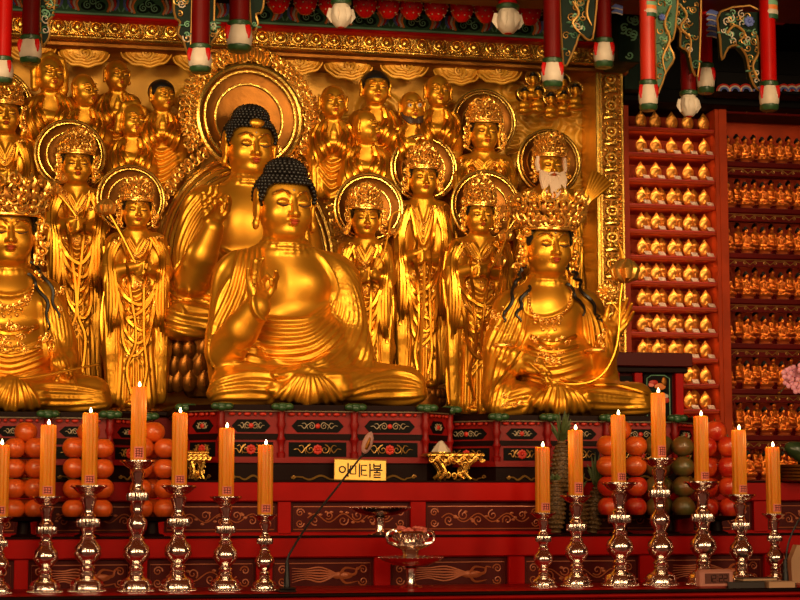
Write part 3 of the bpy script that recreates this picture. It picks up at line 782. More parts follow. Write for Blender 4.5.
# the lotus it holds is a thing of its own
def lotus_flower(mb, c, r):
    """r > 0: closed upright bud of overlapping petals; r < 0: open rosette turned to the front"""
    if r > 0:
        for ring, (n, q, dz) in enumerate(((7, 1.0, 0), (6, .78, .16), (5, .52, .30))):
            for i in range(n):
                w = 2*math.pi*(i+.5*ring)/n; d = np.array([math.cos(w), math.sin(w), 0])*q; u_ = np.array([0, 0, 1.])
                mb.tube([c-u_*r*.75, c+d*r*.75-u_*r*(.35-dz), c+d*r*.88+u_*r*(.12+dz), c+d*r*.62+u_*r*(.52+dz), c+d*r*.40+u_*r*(.72+dz)], [.15*r, .34*r, .40*r, .28*r, .04*r], 8)
        mb.sphere(c+np.array([0, 0, .1*r]), r*.55, 2)
    else:
        r = -r
        for ring, (n, q) in enumerate(((10, 1.0), (9, .72), (6, .42))):
            for i in range(n):
                w = 2*math.pi*(i+.5*ring)/n; d = np.array([math.cos(w), 0, math.sin(w)*.72]); o = np.array([0, -ring*.16*r, 0])
                mb.tube([c+o, c+o+d*r*q*.5, c+o+d*r*q*.85+np.array([0, -.1*r, 0]), c+o+d*r*q+np.array([0, -.22*r, 0])], [.12*r, .20*r*q+.05*r, .17*r*q+.05*r, .03*r], 7)
        mb.sphere(c+np.array([0, -.35*r, 0]), r*.22, 2)
def stem_thing(f, label, pts, flowers, r=1.3, name='held_lotus'):
    """pts (px,py,d) measured; flowers (px,py,d,r,material)"""
    base = f.L(*pts[0]); loc = f.loc+f.R@(base*f.s)
    t = thing(name, label, 'lotus', loc, f.rz)
    mb = MB(); q = smooth_path([f.L(*p)-base for p in pts], 6); mb.tube(q, r, 7); mb.v = [v*f.s for v in mb.v]; mb.build('stem', M['gold'], t)
    for (px, py, d, fr) in flowers:
        mb = MB(); lotus_flower(mb, f.L(px, py, d)-base, fr); mb.v = [v*f.s for v in mb.v]; mb.build('blossom', M['orn'], t)
    return t
t = stem_thing(f, 'golden lotus with long curved stem held in both hands by the right crowned statue',
 [(530, 364, 52), (548, 378, 56), (566, 384, 56), (590, 382, 58), (606, 370, 58), (616, 348, 58), (619, 325, 56), (620, 300, 52), (622, 284, 50)], [(625, 272, 50, 13), (607, 292, 52, -12)])
mb = MB(); b = f.L(530, 364, 52); mb.tube([(f.L(*p)-b)*f.s for p in ((619, 312, 54), (613, 304, 52), (608, 296, 51))], .9*f.s, 6); mb.tube([(f.L(*p)-b)*f.s for p in ((624, 264, 50), (621, 252, 50), (619, 243, 50))], [3*f.s, 2*f.s, .4*f.s], 6); mb.build('bud', M['gold'], t)

# left crowned statue (cut by the frame) ------------------------------------------
f = Fig('seated_statue', 'golden crowned seated statue with jewelled chest at far left, cut by the frame', 14, 412, 9.5, D(6))
L = f.L; S = SDF(); H = HeadFrame(L(9, 235, 12), 25.5, pitch=D(6))
head_sdf(S, H)
S.cone(L(9, 258, 4), L(9, 286, -2), 18, 22, 5)
neck_rings(S, L(9, 258, 4), L(9, 286, -2), 18, 22, (.3, .55))
S.ell(L(9, 318, -4), (42, 29, 52), 10); S.ell(L(9, 302, 8), (36, 22, 28), 10)
S.chain([L(9, 284, -6), L(-26, 298, -7)], [16, 21], 10); S.chain([L(9, 284, -6), L(42, 298, -7)], [16, 21], 10)
S.ell(L(11, 352, 2), (48, 38, 34), 10); S.ell(L(11, 354, 20), (30, 18, 24), 8)
S.cone(L(46, 304, -6), L(60, 350, 4), 20, 17, 8); S.chain([L(62, 352, 10), L(66, 362, 28), L(58, 366, 44)], [13, 11, 8], 5)
hand(S, L(66, 362, 36), L(70, 386, 50)-L(66, 362, 36), (-.3, -.8, -.4), (-1, -.3, 0), 32, 'hold')
S.cone(L(-30, 304, -6), L(-48, 350, 4), 20, 17, 8)
S.cone(L(58, 335, -4), L(80, 398, 6), 14, 9, 8)
legs(S, f, ((-84, 394), (112, 394), (14, 388), 412))
S.ell(L(12, 398, 58), (32, 10, 11), 6); S.chain([L(10, 384, 60), L(12, 401, 68)], [9, 10], 7, .6)
st = lofts(
 ([(30, 276), (46, 300), (54, 335)], [(44, 282), (66, 315), (72, 355)], 6, 3.0, 2.1),
 ([(40, 300), (42, 330), (48, 360)], [(52, 320), (60, 350), (76, 392)], 5, 3.0, 2.1),
 ([(-14, 342), (10, 350), (40, 340)], [(-16, 378), (10, 384), (44, 374)], 7, 2.4, 1.9),
 ([(6, 378), (-12, 392), (-28, 410)], [(20, 378), (32, 392), (40, 410)], 9, 3.1, 2.1),
 ([(36, 384), (70, 386), (104, 392)], [(40, 408), (74, 408), (108, 404)], 5, 3.0, 2.1),
 ([(-14, 278), (-16, 290), (9, 297), (30, 290), (30, 276)], [(-14, 278), (-16, 290), (9, 297), (30, 290), (30, 276)], 1, 3.2, 2.0))
f.carve(S, 'body', M['gold'], 1.8, [((H.c[0]-34, H.c[1]-36, H.c[2]-30), (H.c[0]+34, H.c[1]+8, H.c[2]+30), .95), (np.minimum(L(46, 392, 66), L(92, 392, 26)), np.maximum(L(46, 356, 66), L(92, 356, 26)), 1.1)], st)
face_parts(f, H); hair_cap(f, H, curls=False, ush=False, line=.84, rx=1.07); crown(f, H, 12, tall=1.15, flare=.42, size=.20)
sidehair(f, H)
locks(f, [[(30, 262), (44, 276), (54, 300), (58, 318)], [(28, 274), (40, 290), (48, 312), (47, 330)], [(-14, 264), (-28, 290), (-36, 316)]])
beads(f, [(-18, 282), (-12, 298), (10, 306), (30, 298), (34, 282)], 1.6, drops=[(-2, 304, 3), (10, 308, 6), (22, 303, 3), (3, 307, 4), (16, 306, 4), (28, 298, 3)])
jewels(f, [(10, 328, 26, 4, 26), (10, 344, 18, 8, 36), (58, 300, 6, 12, 10), (44, 345, 8, 14, 14), (40, 268, 6, 16, 16)], 33, r=1.3)
mb = MB(); ribbon(mb, f, [(-18, 326), (10, 334), (38, 326)], 2.6); ribbon(mb, f, [(-18, 348), (10, 356), (40, 348)], 2.0); f.build(mb, 'belt', M['robe'])
stem_thing(f, 'thin golden lotus stem lying across the lap of the far left statue', [(98, 364, 44), (70, 370, 58), (40, 376, 62), (10, 379, 64), (-20, 376, 60)], [], 1.2)
# ---------------------------------------------------------------- carved background: standing crowned statues
def standing(label, fx, fy, R, base, halo_c, Y, w, seed, hands, rz=.10, low=None, sash=True, item=None, lean=0., peak=.9, hair=True):
    """fx,fy,R face; base = foot line; w = half body width; hands = (x, y)"""
    f = Fig('standing_statue', label, fx+lean, base, Y, rz); L = f.L; S = SDF(); rnd = random.Random(seed)
    cx = fx+lean; H = HeadFrame(L(fx, fy, 7), R, pitch=D(6), roll=0)
    head_sdf(S, H)
    ny = fy+1.15*R; sy = fy+1.9*R; hx, hy = hands; u = R/13.
    S.cone(L(fx, fy+.9*R, 3), L(fx+lean*.2, sy, -1), 8.5*u, 10*u, 3)
    S.chain([L(fx, sy, -1), L(fx-w*.58, sy+4*u, -2)], [8*u, 10*u], 6); S.chain([L(fx, sy, -1), L(fx+w*.58, sy+4*u, -2)], [8*u, 10*u], 6)
    my = (sy+hy)/2
    S.ell(L(cx, my, -1), (w*.62, 11*u, (hy-sy)*.55+10*u), 6); S.ell(L(cx, hy+22*u, 1), (w*.60, 13*u, 30*u), 8)
    S.chain([L(cx, hy+10*u, 0), L(cx, (hy+base)/2, 2), L(cx, base-8*u, 4)], [w*.52, w*.55, w*.60], 8, .72)
    for sg in (-1, 1):
        ex = cx+sg*w*.82; ey = hy+4*u
        S.cone(L(fx+sg*w*.60, sy+5*u, -2), L(ex, ey, 4), 9.5*u, 9*u, 5)
        S.cone(L(ex, ey, 6), L(hx+sg*5*u, hy+sg*1.5*u, 21*u), 7.5*u, 4.6*u, 3)
        S.cone(L(ex-sg*3*u, ey+6*u, 10*u), L(ex-sg*6*u, ey+40*u, 10*u), 8*u, 7*u, 5, .6)      # hanging sleeve
        S.chain([L(ex-sg*2*u, ey+25*u, 4), L(cx+sg*w*.78, (hy+base)/2+12*u, 4), L(cx+sg*w*.72, base-10*u, 3)], [7*u, 7.5*u, 6*u], 5, .6)
        S.ell(L(cx+sg*6*u, base-3*u, 13*u), (4.6*u, 8*u, 3.2*u), 2)
    for j in range(4):   # joined fingers
        S.chain([L(hx-6*u, hy+(j-1)*2.2*u, 21*u), L(hx+1*u, hy+(j-1.5)*2.2*u, 26*u), L(hx+7*u, hy+(j-2.2)*2.0*u, 23*u)], [1.9*u, 1.7*u, 1.3*u], .8)
    S.chain([L(hx+6*u, hy, 21*u), L(hx, hy+5*u, 26*u), L(hx-5*u, hy+7*u, 23*u)], [2.2*u, 1.9*u, 1.4*u], .8)
    S.chain([L(hx-4*u, hy-2*u, 24*u), L(hx+1*u, hy-6*u, 26*u)], [2*u, 1.5*u], .8)
    st = []; jit = lambda a: rnd.uniform(-a, a)
    a, wd = 2.5*u, 1.7*u
    lo = base-2
    st += lofts(([(cx-w*.5, hy+30*u), (cx-w*.52+jit(2), (hy+base)/2+10), (cx-w*.58, lo)], [(cx+w*.5, hy+30*u), (cx+w*.48+jit(3), (hy+base)/2+10), (cx+w*.58, lo)], 8, a, wd),
      ([(cx-w*.95, hy+6), (cx-w*.9, (hy+base)/2), (cx-w*.82, lo-4)], [(cx-w*.62, hy+14*u), (cx-w*.6, (hy+base)/2), (cx-w*.58, lo-4)], 5, a, wd),
      ([(cx+w*.95, hy+6), (cx+w*.9, (hy+base)/2), (cx+w*.82, lo-4)], [(cx+w*.62, hy+14*u), (cx+w*.6, (hy+base)/2), (cx+w*.58, lo-4)], 5, a, wd),
      ([(fx-w*.35, sy-2*u), (cx-w*.75, my), (cx-w*.85, hy)], [(fx-w*.75, sy+1*u), (cx-w*.95, my+4), (cx-w*.98, hy)], 4, a, wd),
      ([(fx+w*.35, sy-2*u), (cx+w*.75, my), (cx+w*.85, hy)], [(fx+w*.75, sy+1*u), (cx+w*.95, my+4), (cx+w*.98, hy)], 4, a, wd),
      ([(cx-w*.4, hy+12*u), (cx+jit(3), hy+22*u), (cx+w*.4, hy+12*u)], [(cx-w*.55, hy+34*u), (cx+jit(5), hy+54*u), (cx+w*.55, hy+32*u)], 5, a*1.2, wd),
      ([(fx-w*.42, sy), (fx-w*.2, my), (cx, hy-8*u)], [(fx-w*.25, sy-3*u), (fx-w*.05, my-6*u), (cx, my)], 3, a, wd),
      ([(fx+w*.42, sy), (fx+w*.2, my), (cx, hy-8*u)], [(fx+w*.25, sy-3*u), (fx+w*.05, my-6*u), (cx, my)], 3, a, wd))
    for i in range(4):
        sg = rnd.choice((-1, 1)); y0 = (hy+base)/2+jit(20); st += lofts(([(cx-sg*w*.5, y0-16), (cx, y0+2), (cx+sg*w*.4, y0+22)], [(cx-sg*w*.5, y0-8), (cx, y0+9), (cx+sg*w*.4, y0+29)], 2, a*1.1, wd))
    f.carve(S, 'body', M['gold'], 1.1*u, [((H.c[0]-1.25*R, H.c[1]-1.4*R, H.c[2]-1.2*R), (H.c[0]+1.25*R, H.c[1]+.3*R, H.c[2]+1.1*R), .052*R)], st)
    face_parts(f, H)
    if hair: hair_cap(f, H, curls=False, ush=False, line=.84, rx=1.06)
    crown(f, H, seed, tall=1.15, flare=-.28, size=.19, rows=4, peak=peak, r0=1.05)
    if halo_c: halo(f, *halo_c, d=-13, rim=2.6)
    beads(f, [(fx-w*.36, sy-1*u), (fx-w*.22, sy+9*u), (fx, sy+14*u), (fx+w*.22, sy+9*u), (fx+w*.36, sy-1*u)], .95*u, drops=[(fx, sy+15*u, 4)])
    jewels(f, [(fx-w*.62, sy+4*u, 5*u, 7*u, 10), (fx+w*.62, sy+4*u, 5*u, 7*u, 10), (cx, hy+14*u, w*.4, 3*u, 16), (cx-w*.5, hy+30*u, 4, 9, 7), (cx+w*.5, hy+30*u, 4, 9, 7), (cx, (hy+base)/2+16, w*.25, 10, 9)], seed+90, r=.95*u)
    if sash:
        mb = MB()
        for sg in (-1, 1):
            q = [(cx+sg*w*.45, sy+2), (cx+sg*w*.30+jit(2), my+6), (cx+sg*w*.22, hy+16*u), (cx+sg*w*.12+jit(4), (hy+base)/2), (cx+sg*w*.3, (hy+base)/2+30), (cx+sg*w*.16, base-14)]
            ribbon(mb, f, q, 1.7*u, .8)
        f.build(mb, 'scarf', M['robe'])
    for k in range(5):   # hanging loops of the robe, sleeve hems and streamers
        mb = MB(); sk = rnd.uniform(-.25, .25)*w
        ribbon(mb, f, [(cx-w*(.62-.04*k), hy+(14+7*k)*u), (cx-w*.35+sk*.5, hy+(27+10*k)*u), (cx+sk, hy+(33+11.5*k)*u), (cx+w*.38+sk*.5, hy+(25+10*k)*u), (cx+w*(.62-.04*k), hy+(12+7*k)*u)], (2.5-.15*k)*u, .1, .6); f.build(mb, 'robe_fold', M['robe'])
    for sg in (-1, 1):
        ex = cx+sg*w*.86
        for k in range(3):
            mb = MB(); ribbon(mb, f, [(fx+sg*w*(.40+.13*k), sy-2*u), (cx+sg*w*(.70+.07*k), my+2*u), (ex-sg*(6-2*k)*u, hy+(6+3*k)*u), (ex-sg*(8-3*k)*u, hy+(30+6*k)*u), (ex-sg*(5-2*k)*u, hy+(52+5*k)*u)], 1.9*u, .1, .6); f.build(mb, 'sleeve_fold', M['robe'])
        mb = MB(); y0 = sy+6*u; q = []
        for i in range(14):
            t_ = i/13; q.append(L(cx+sg*(w*(.98-.12*t_)+2.6*u*math.sin(t_*9+seed)), y0+(base-10-y0)*t_, -3+8*t_))
        mb.tube(smooth_path(q, 3), [2.0*u, 3.2*u, 3.4*u, 1.2*u], 7, flat=.5); f.build(mb, 'streamer', M['robe'])
    mb = MB(); c = L(cx, base+3*u, 2)    # lotus foot
    for i in range(11):
        t = -1.6+3.2*i/10; mb.sphere(c+np.array([w*.72*math.sin(t), -w*.5*math.cos(t), -2*u]), (4.6*u, 3.4*u, 5*u), 2); mb.sphere(c+np.array([w*.66*math.sin(t+.14), -w*.46*math.cos(t+.14), -9*u]), (4.4*u, 3.2*u, 5*u), 2)
    mb.lathe([(w*.55, -22*u), (w*.66, -12*u), (w*.6, 2*u), (0, 3*u)], c, 24); f.build(mb, 'lotus_base', M['deep'])
    return f

A_ = standing('golden crowned standing statue second from the left, with round halo and lotus spray', 76.5, 166, 15.5, 392, (70, 154, 35), 10.35, 29, 21, (77, 224), rz=.10)
B_ = standing('golden crowned standing statue holding up a lotus bud, left of the raised hand', 136.5, 212, 14.5, 408, (131, 199, 34), 10.15, 33, 22, (143, 268), rz=.12)
C_ = standing('golden crowned standing statue close to the right shoulder of the central statue', 365, 220, 14.5, 398, (369, 208, 35), 10.15, 27, 23, (368, 274), rz=.0)
D_ = standing('golden crowned standing statue between two lower haloed ones, hands lowered over its belt', 423, 180, 14.5, 388, (424, 168, 34), 10.4, 28, 24, (421, 256), rz=.02)
E_ = standing('golden crowned standing statue with a tall narrow crown, beside the right crowned seated statue', 479.5, 217, 14.5, 414, (486, 206, 36), 10.15, 33, 25, (478, 270), rz=.04, peak=1.7)
G1 = standing('golden crowned statue with large halo at upper left, half hidden by the frame edge', 5, 116, 15, 330, (-3, 104, 35), 10.5, 28, 26, (8, 176), rz=.12)
F_ = standing('golden crowned statue with halo at upper right, standing behind the tall-crowned one', 484, 134, 14.5, 340, (484, 122, 33), 10.55, 30, 27, (486, 178), rz=.04)
O_ = standing('golden statue of a crowned old man with long white beard and fan, under small clouds', 549.5, 168, 14.5, 380, (549, 162, 33), 10.4, 34, 28, (552, 216), rz=.05, hair=False)
# what the old man and the others carry
f = O_; H = HeadFrame(f.L(549.5, 168, 7), 14.5, pitch=D(6)); mb = MB()
for i in range(15):
    x = -.82+1.64*i/14; z0 = -.15-.42*(1-abs(x))**.8 if abs(x) > .3 else -.66
    p0 = H(x, -.95+.5*x*x, z0); p2 = H(x*.9, -1.0, -1.75+.35*abs(x))
    mb.tube([p0, H(x*1.04, -1.12+.35*x*x, (z0-1.5)/2), p2, H(x*.5, -1.15, -2.3+.5*abs(x))], [1.8, 2.5, 2.2, .5], 6)
for x in (-1, 1):
    mb.tube([H(x*.05, -1.06, -.38), H(x*.3, -1.08, -.45), H(x*.55, -.95, -.75)], [.8, 1.5, .5], 6)
    mb.tube([H(x*.95, -.3, .75), H(x*1.02, -.3, .3), H(x*.95, -.5, -.3)], [2, 2.4, 2.4], 6)
f.build(mb, 'beard', M['beard'])
mb = MB(); c = f.L(588, 196, 16)
for i in range(7):
    a = math.radians(28+i*8); e = c+np.array([math.cos(a)*27, -1+.4*i, math.sin(a)*27]); b = c+np.array([-9, 0, -14])
    mb.tube([b, (b+e)/2+np.array([0, -1.5, 0]), e], [1.2, 2.3, 2.0], 6, flat=.5)
tf = thing('leaf_fan', 'small golden feather fan rising beside the white-bearded statue', 'fan', f.loc+f.R@(c*f.s), f.rz); mb.v = [(v*f.s-c*f.s) for v in mb.v]; mb.build('fan_blades', M['robe'], tf)
mb = MB(); mb.tube([(np.array([-9, 0, -14]))*f.s, np.array([-16, 1, -26])*f.s], 1.3*f.s, 7); mb.build('handle', M['orn'], tf)
stem_thing(B_, 'golden lotus bud on a slanted stem, held by the statue left of the raised hand', [(140, 272, 26), (132, 256, 25), (122, 236, 22), (112, 218, 18), (108, 212, 16)], [(106, 208, 16, 9)], 1.3)
stem_thing(A_, 'golden spray with open flowers at the chest of the second statue from the left', [(84, 230, 22), (76, 216, 22), (64, 200, 18), (56, 192, 15)], [(54, 190, 14, 7.5), (64, 178, 8, 6)], 1.2)
stem_thing(C_, 'golden looped sprig held at the right side of the statue by the central shoulder', [(370, 276, 25), (382, 258, 22), (388, 236, 18), (392, 216, 14), (400, 212, 14), (401, 224, 15), (394, 238, 17)], [(392, 232, 17, 4)], 1.1)
stem_thing(E_, 'golden leafy spray curling upward beside the statue with the tall crown', [(486, 274, 26), (498, 258, 22), (506, 238, 18), (510, 218, 14), (518, 206, 12)], [(516, 200, 12, 6), (510, 214, 12, 6), (506, 236, 14, 7), (500, 262, 18, 7)], 1.3)
stem_thing(D_, 'golden straight staff hanging in front of the robe of the tall middle standing statue', [(424, 262, 26), (424, 300, 24), (421, 340, 22), (420, 372, 20)], [], 1.6, name='staff')

# ---------------------------------------------------------------- monks of the upper rows
def monk(label, hx, hy, R, Y, rz, look, seed, hairc=None, beard=None, prayer=True, bodyw=24, low=76, pitch=4, roll=0, skin='gold', eyes=False, cowl=False):
    """hx,hy head centre, R half face height, look = turn of the head (degrees, + to the right)"""
    f = Fig('monk_statue', label, hx, hy+low, Y, rz); L = f.L; S = SDF(); rnd = random.Random(seed)
    H = HeadFrame(L(hx, hy, 8), R, yaw=D(look), pitch=D(pitch), roll=D(roll)); head_sdf(S, H, .92, 'old')
    u = R/11.5; sy = hy+1.75*R; S.cone(L(hx, hy+.9*R, 4), L(hx, sy, 0), 6.5*u, 8*u, 3)
    for sg in (-1, 1):
        S.chain([L(hx, sy, 0), L(hx+sg*bodyw*.55, sy+6*u, -1), L(hx+sg*bodyw*.72, sy+22*u, 3)], [7*u, 9*u, 9*u], 5)
        S.cone(L(hx+sg*bodyw*.70, sy+22*u, 5), L(hx+sg*2.5*u, sy+13*u, 17*u), 8*u, 4.5*u, 4)
    S.ell(L(hx, sy+18*u, 0), (bodyw*.72, 11*u, 24*u), 6); S.cone(L(hx, sy+30*u, -2), L(hx, hy+low, -4), bodyw*.82, bodyw*.95, 6, .55)
    S.cone(L(hx-bodyw*.75, sy+26*u, 2), L(hx-bodyw*.6, sy+52*u, 2), 8*u, 6*u, 5, .7); S.cone(L(hx+bodyw*.75, sy+26*u, 2), L(hx+bodyw*.6, sy+52*u, 2), 8*u, 6*u, 5, .7)
    if prayer:
        S.chain([L(hx, sy+14*u, 18*u), L(hx+1, sy+4*u, 20*u), L(hx+1, sy-3*u, 20*u)], [3.6*u, 3.2*u, 1.2*u], 1, .6)
    else:
        S.chain([L(hx-6*u, sy+9*u, 17*u), L(hx+6*u, sy+12*u, 17*u)], [3.4*u, 3.4*u], 1)
    if cowl:
        S.chain([H(-1.15, .1, .2), H(-.85, .1, 1.15), H(0, .1, 1.5), H(.85, .1, 1.15), H(1.15, .1, .2)], [.22*R]*5, 2); S.chain([H(-1.15, .1, .2), H(-1.05, 0, -.9)], [.22*R, .3*R], 2); S.chain([H(1.15, .1, .2), H(1.05, 0, -.9)], [.22*R, .3*R], 2)
    low0 = low
    a, wd = 3.2*u, 1.9*u
    st = lofts(([(hx-5*u, sy-6*u), (hx-11*u, sy+6*u), (hx-4*u, sy+24*u)], [(hx-8*u, sy-5*u), (hx-bodyw*.7, sy+10*u), (hx-bodyw*.5, sy+30*u)], 6, a, wd),
      ([(hx+5*u, sy-6*u), (hx+11*u, sy+6*u), (hx+4*u, sy+24*u)], [(hx+8*u, sy-5*u), (hx+bodyw*.7, sy+10*u), (hx+bodyw*.5, sy+30*u)], 6, a, wd),
      ([(hx-bodyw*.7, sy+18*u), (hx-2, sy+30*u), (hx+bodyw*.6, sy+22*u)], [(hx-bodyw*.8, sy+50*u), (hx-3, sy+66*u), (hx+bodyw*.8, sy+52*u)], 6, a, wd), ([(hx-bodyw*.9, sy+22*u), (hx-bodyw*.8, sy+60*u)], [(hx-bodyw*.55, sy+40*u), (hx-bodyw*.45, sy+70*u)], 3, a, wd))
    f.carve(S, 'body', M['gold'], .95*u, [((H.c[0]-1.35*R, H.c[1]-1.45*R, H.c[2]-1.25*R), (H.c[0]+1.35*R, H.c[1]+.6*R, H.c[2]+1.3*R), .062*R)], st)
    face_parts(f, H, urna=False, lash=not eyes)
    for sg in (-1, 1):   # collar and robe folds
        for k, (x0, x1, x2, r) in enumerate(((6, 8, 1, 2.3), (9, 13, 6, 2.0), (12.5, 18, 12, 1.7))):
            mb = MB(); ribbon(mb, f, [(hx+sg*x0*u, sy-(5-k)*u), (hx+sg*x1*u+rnd.uniform(-1, 1), sy+(6+2*k)*u), (hx+sg*x2*u-k*u*.5, sy+(20+5*k)*u)], r*u, .2, .7); f.build(mb, 'robe_fold', M['robe'])
    if hairc: hair_cap(f, H, curls=False, ush=False, line=.72, rx=1.04)
    if beard:
        mb = MB()
        for i in range(13):
            x = -.9+1.8*i/12; mb.tube([H(x, -.62+.55*x*x, -.25-.35*(1-abs(x))), H(x*.85, -.9+.5*x*x, -.75-.25*(1-abs(x))), H(x*.6, -.85, -1.25)], [.10*R, .13*R, .03*R], 5)
        f.build(mb, 'beard', M[beard])
    if eyes:
        for sg in (-1, 1):
            mb = MB(); c = H(sg*.40, -.95, .16); mb.sphere(c, .17*R, 2); e = f.build(mb, 'eye', M['white'])
            mb = MB(); mb.sphere(c+H.M@np.array([0, -.15*R, 0]), .07*R, 2); f.build(mb, 'pupil', M['black'], e)
    return f
monk('golden laughing monk bust with wrinkled brow and peaked hood at the upper left corner', 50, 76, 14.5, 10.6, .15, 12, 41, bodyw=30, low=96, prayer=False, cowl=True)
monk('golden bald monk bust glancing right, second in the upper left row', 84.5, 92, 13, 10.6, .15, 30, 42, bodyw=26, low=78, prayer=False, roll=-6)
monk('golden bald monk bust with eyes closed, topmost of the upper left group', 117, 77, 12.5, 10.65, .12, 14, 43, bodyw=24, low=74)
monk('golden hooded monk bust bending low between two halos in the upper left group', 132, 122, 13, 10.55, .15, 16, 44, bodyw=22, low=80, cowl=True, roll=8, prayer=False)
monk('golden young monk bust with black hair praying beside the great halo on its left', 162, 97, 12.5, 10.6, .15, 20, 45, hairc=True, bodyw=24, low=80)
monk('golden old monk bust with praying hands just right of the great halo', 333, 104, 13.5, 10.6, .0, 4, 46, bodyw=22, low=76)
monk('golden monk bust with black cap, highest of the upper right group', 375.5, 90, 14, 10.65, .0, 0, 47, hairc=True, bodyw=27, low=84, prayer=False)
monk('golden bald monk bust in profile facing right, lowest of the upper right group', 366, 129, 13.5, 10.55, .0, 50, 48, bodyw=25, low=76, prayer=False)
monk('golden monk bust with staring white eyes and dark beard', 412, 109, 12.5, 10.6, .0, 2, 49, beard='line', eyes=True, bodyw=22, low=72, prayer=False, roll=-4)
monk('golden bald monk bust smiling at the right end of the upper right group', 438, 93, 13, 10.6, .0, 2, 50, bodyw=22, low=80, prayer=False)
# seven small haloed figures on the clouds
cl = ['leftmost of the lower row', 'second of the lower row', 'middle of the lower row', 'right one of the lower row', 'far right, a little higher', 'top left, highest of all', 'half behind the hanging bud']
tm = None
for i, (x, y) in enumerate(((525, 94), (538, 93), (551, 99), (564, 97), (575.5, 90), (533, 79), (563, 82))):
    f = Fig('haloed_figure', 'tiny haloed golden figure on the upper right clouds, '+cl[i], x, y+18, 10.62, .08, group='tiny haloed figures on the clouds'); L = f.L; S = SDF()
    H = HeadFrame(L(x, y, 3), 3.9, pitch=D(6)); head_sdf(S, H); S.chain([L(x, y+4, 1), L(x, y+8, 0)], [1.8, 2.4], 1)
    S.ell(L(x, y+11, 0), (6.6, 4, 4.6), 2); S.ell(L(x, y+17, 1), (8.5, 6, 3.6), 2.5)
    f.carve(S, 'body', M['gold'], .55, (), lofts(([(x-6, y+8), (x-2, y+14), (x+4, y+17)], [(x-7, y+11), (x-3, y+18), (x+3, y+20)], 3, .6, .7)))
    hair_cap(f, H, curls=False, ush=True, line=.70); halo(f, x, y-1, 7.6, d=-3, rim=1.2, inner=False)
# ---------------------------------------------------------------- the hall
def struct(name, mb, m): return tag(mb.build(name, m, None, False), kind='structure')
def bpx(mb, x0, y0, x1, y1, Y, dep, bev=0.):
    """box measured by its front face at depth Y"""
    xm, ym = (x0+x1)/2, (y0+y1)/2
    return mb.box((PX(x0, Y, ym), Y, PZ(y1, Y, xm)), (PX(x1, Y, ym), Y+dep, PZ(y0, Y, xm)), bev)
mb = MB(); mb.box((-7, -7, -.1), (10, 12.4, 0)); struct('floor', mb, M['redd'])
mb = MB(); mb.box((-7, 12.2, 0), (10, 12.4, 6.4)); struct('wall_back', mb, M['redd'])
mb = MB(); mb.box((-7.2, -7, 0), (-7, 12.4, 6.4)); struct('wall_left', mb, M['redd'])
mb = MB(); mb.box((10, -7, 0), (10.2, 12.4, 6.4)); struct('wall_right', mb, M['redd'])

def scroll(mb, x0, x1, z, h, y, r, flip=1):
    """mirrored cloud scroll between x0 and x1 on a plane y (front)"""
    c = (x0+x1)/2; w = (x1-x0)/2
    for s in (-1, 1):
        mb.spiral((c+s*w*.30, y, z), h*.46, 1.35, r, math.pi/2, s*flip, n=18)
        p = [(c+s*w*.30, y, z+h*.46), (c+s*w*.52, y, z+h*.10), (c+s*w*.66, y, z-h*.30), (c+s*w*.82, y, z+h*.05), (c+s*w*.98, y, z)]
        mb.tube(smooth_path(p, 5), [r, r*1.15, r*.4], 5)
        mb.tube(smooth_path([(c+s*w*.48, y, z-h*.4), (c+s*w*.62, y, z+h*.34), (c+s*w*.78, y, z+h*.30)], 5), [r*.5, r, r*.4], 5)
def vine(mb, x0, x1, z0, z1, y, r, seed, n=None, kind=0):
    """carved running scroll inside a panel, with a line border"""
    rnd = random.Random(seed); h = z1-z0; zc = (z0+z1)/2
    b = h*.07
    mb.tube([(x0+b, y, z0+b), (x1-b, y, z0+b), (x1-b, y, z1-b), (x0+b, y, z1-b)], r*.8, 5, closed=True)
    for sx, xx in ((1, x0+h*.33), (-1, x1-h*.33)):
        for sz in (-1, 1): mb.spiral((xx, y, zc+sz*h*.20), h*.17, 1.5, r, 0 if sx > 0 else math.pi, sx*sz, n=16)
    xa, xb = x0+h*.62, x1-h*.62; n = n or max(3, int((xb-xa)/(h*.55)))
    if kind == 0:
        mb.tube([(xa+(xb-xa)*t, y, zc+h*.16*math.sin(t*n*math.pi)) for t in np.linspace(0, 1, n*6)], r*.9, 5)
        for i in range(n):
            x = xa+(xb-xa)*(i+.5)/n; s = 1 if i % 2 else -1
            mb.spiral((x, y, zc+s*h*.10), h*.20*rnd.uniform(.8, 1.1), 1.3, r, rnd.uniform(0, 6), s, n=14)
            for k in range(2):
                a = rnd.uniform(0, 6.3); mb.sphere((x+h*.26*math.cos(a), y, zc+h*.24*math.sin(a)), (h*.09, r*1.2, h*.055), 1)
    else:   # bird with long tail feathers
        c = xa+(xb-xa)*.72; d = 1
        for k in range(6):
            t = k/5; mb.tube(smooth_path([(c, y, zc+h*.05), (c-(xb-xa)*.25, y, zc+h*(.28-.5*t)), (c-(xb-xa)*.48, y, zc+h*(.05-.35*t+.18)), (c-(xb-xa)*.70, y, zc+h*(.26-.5*t))], 6), [r*1.3, r*1.2, r*.4], 5)
        mb.sphere((c+h*.18, y, zc), (h*.42, r*1.6, h*.14), 2); mb.tube(smooth_path([(c+h*.4, y, zc), (c+h*.66, y, zc+h*.06), (c+h*.72, y, zc+h*.26), (c+h*.9, y, zc+h*.24)], 5), [r*2.2, r*1.4, r*.6], 5)
        for s in (-1, 1): mb.tube(smooth_path([(c+h*.1, y, zc), (c+h*.3, y, zc+s*h*.26), (c+h*.75, y, zc+s*h*.20)], 5), [r*2.2, r*1.5, r*.5], 5)

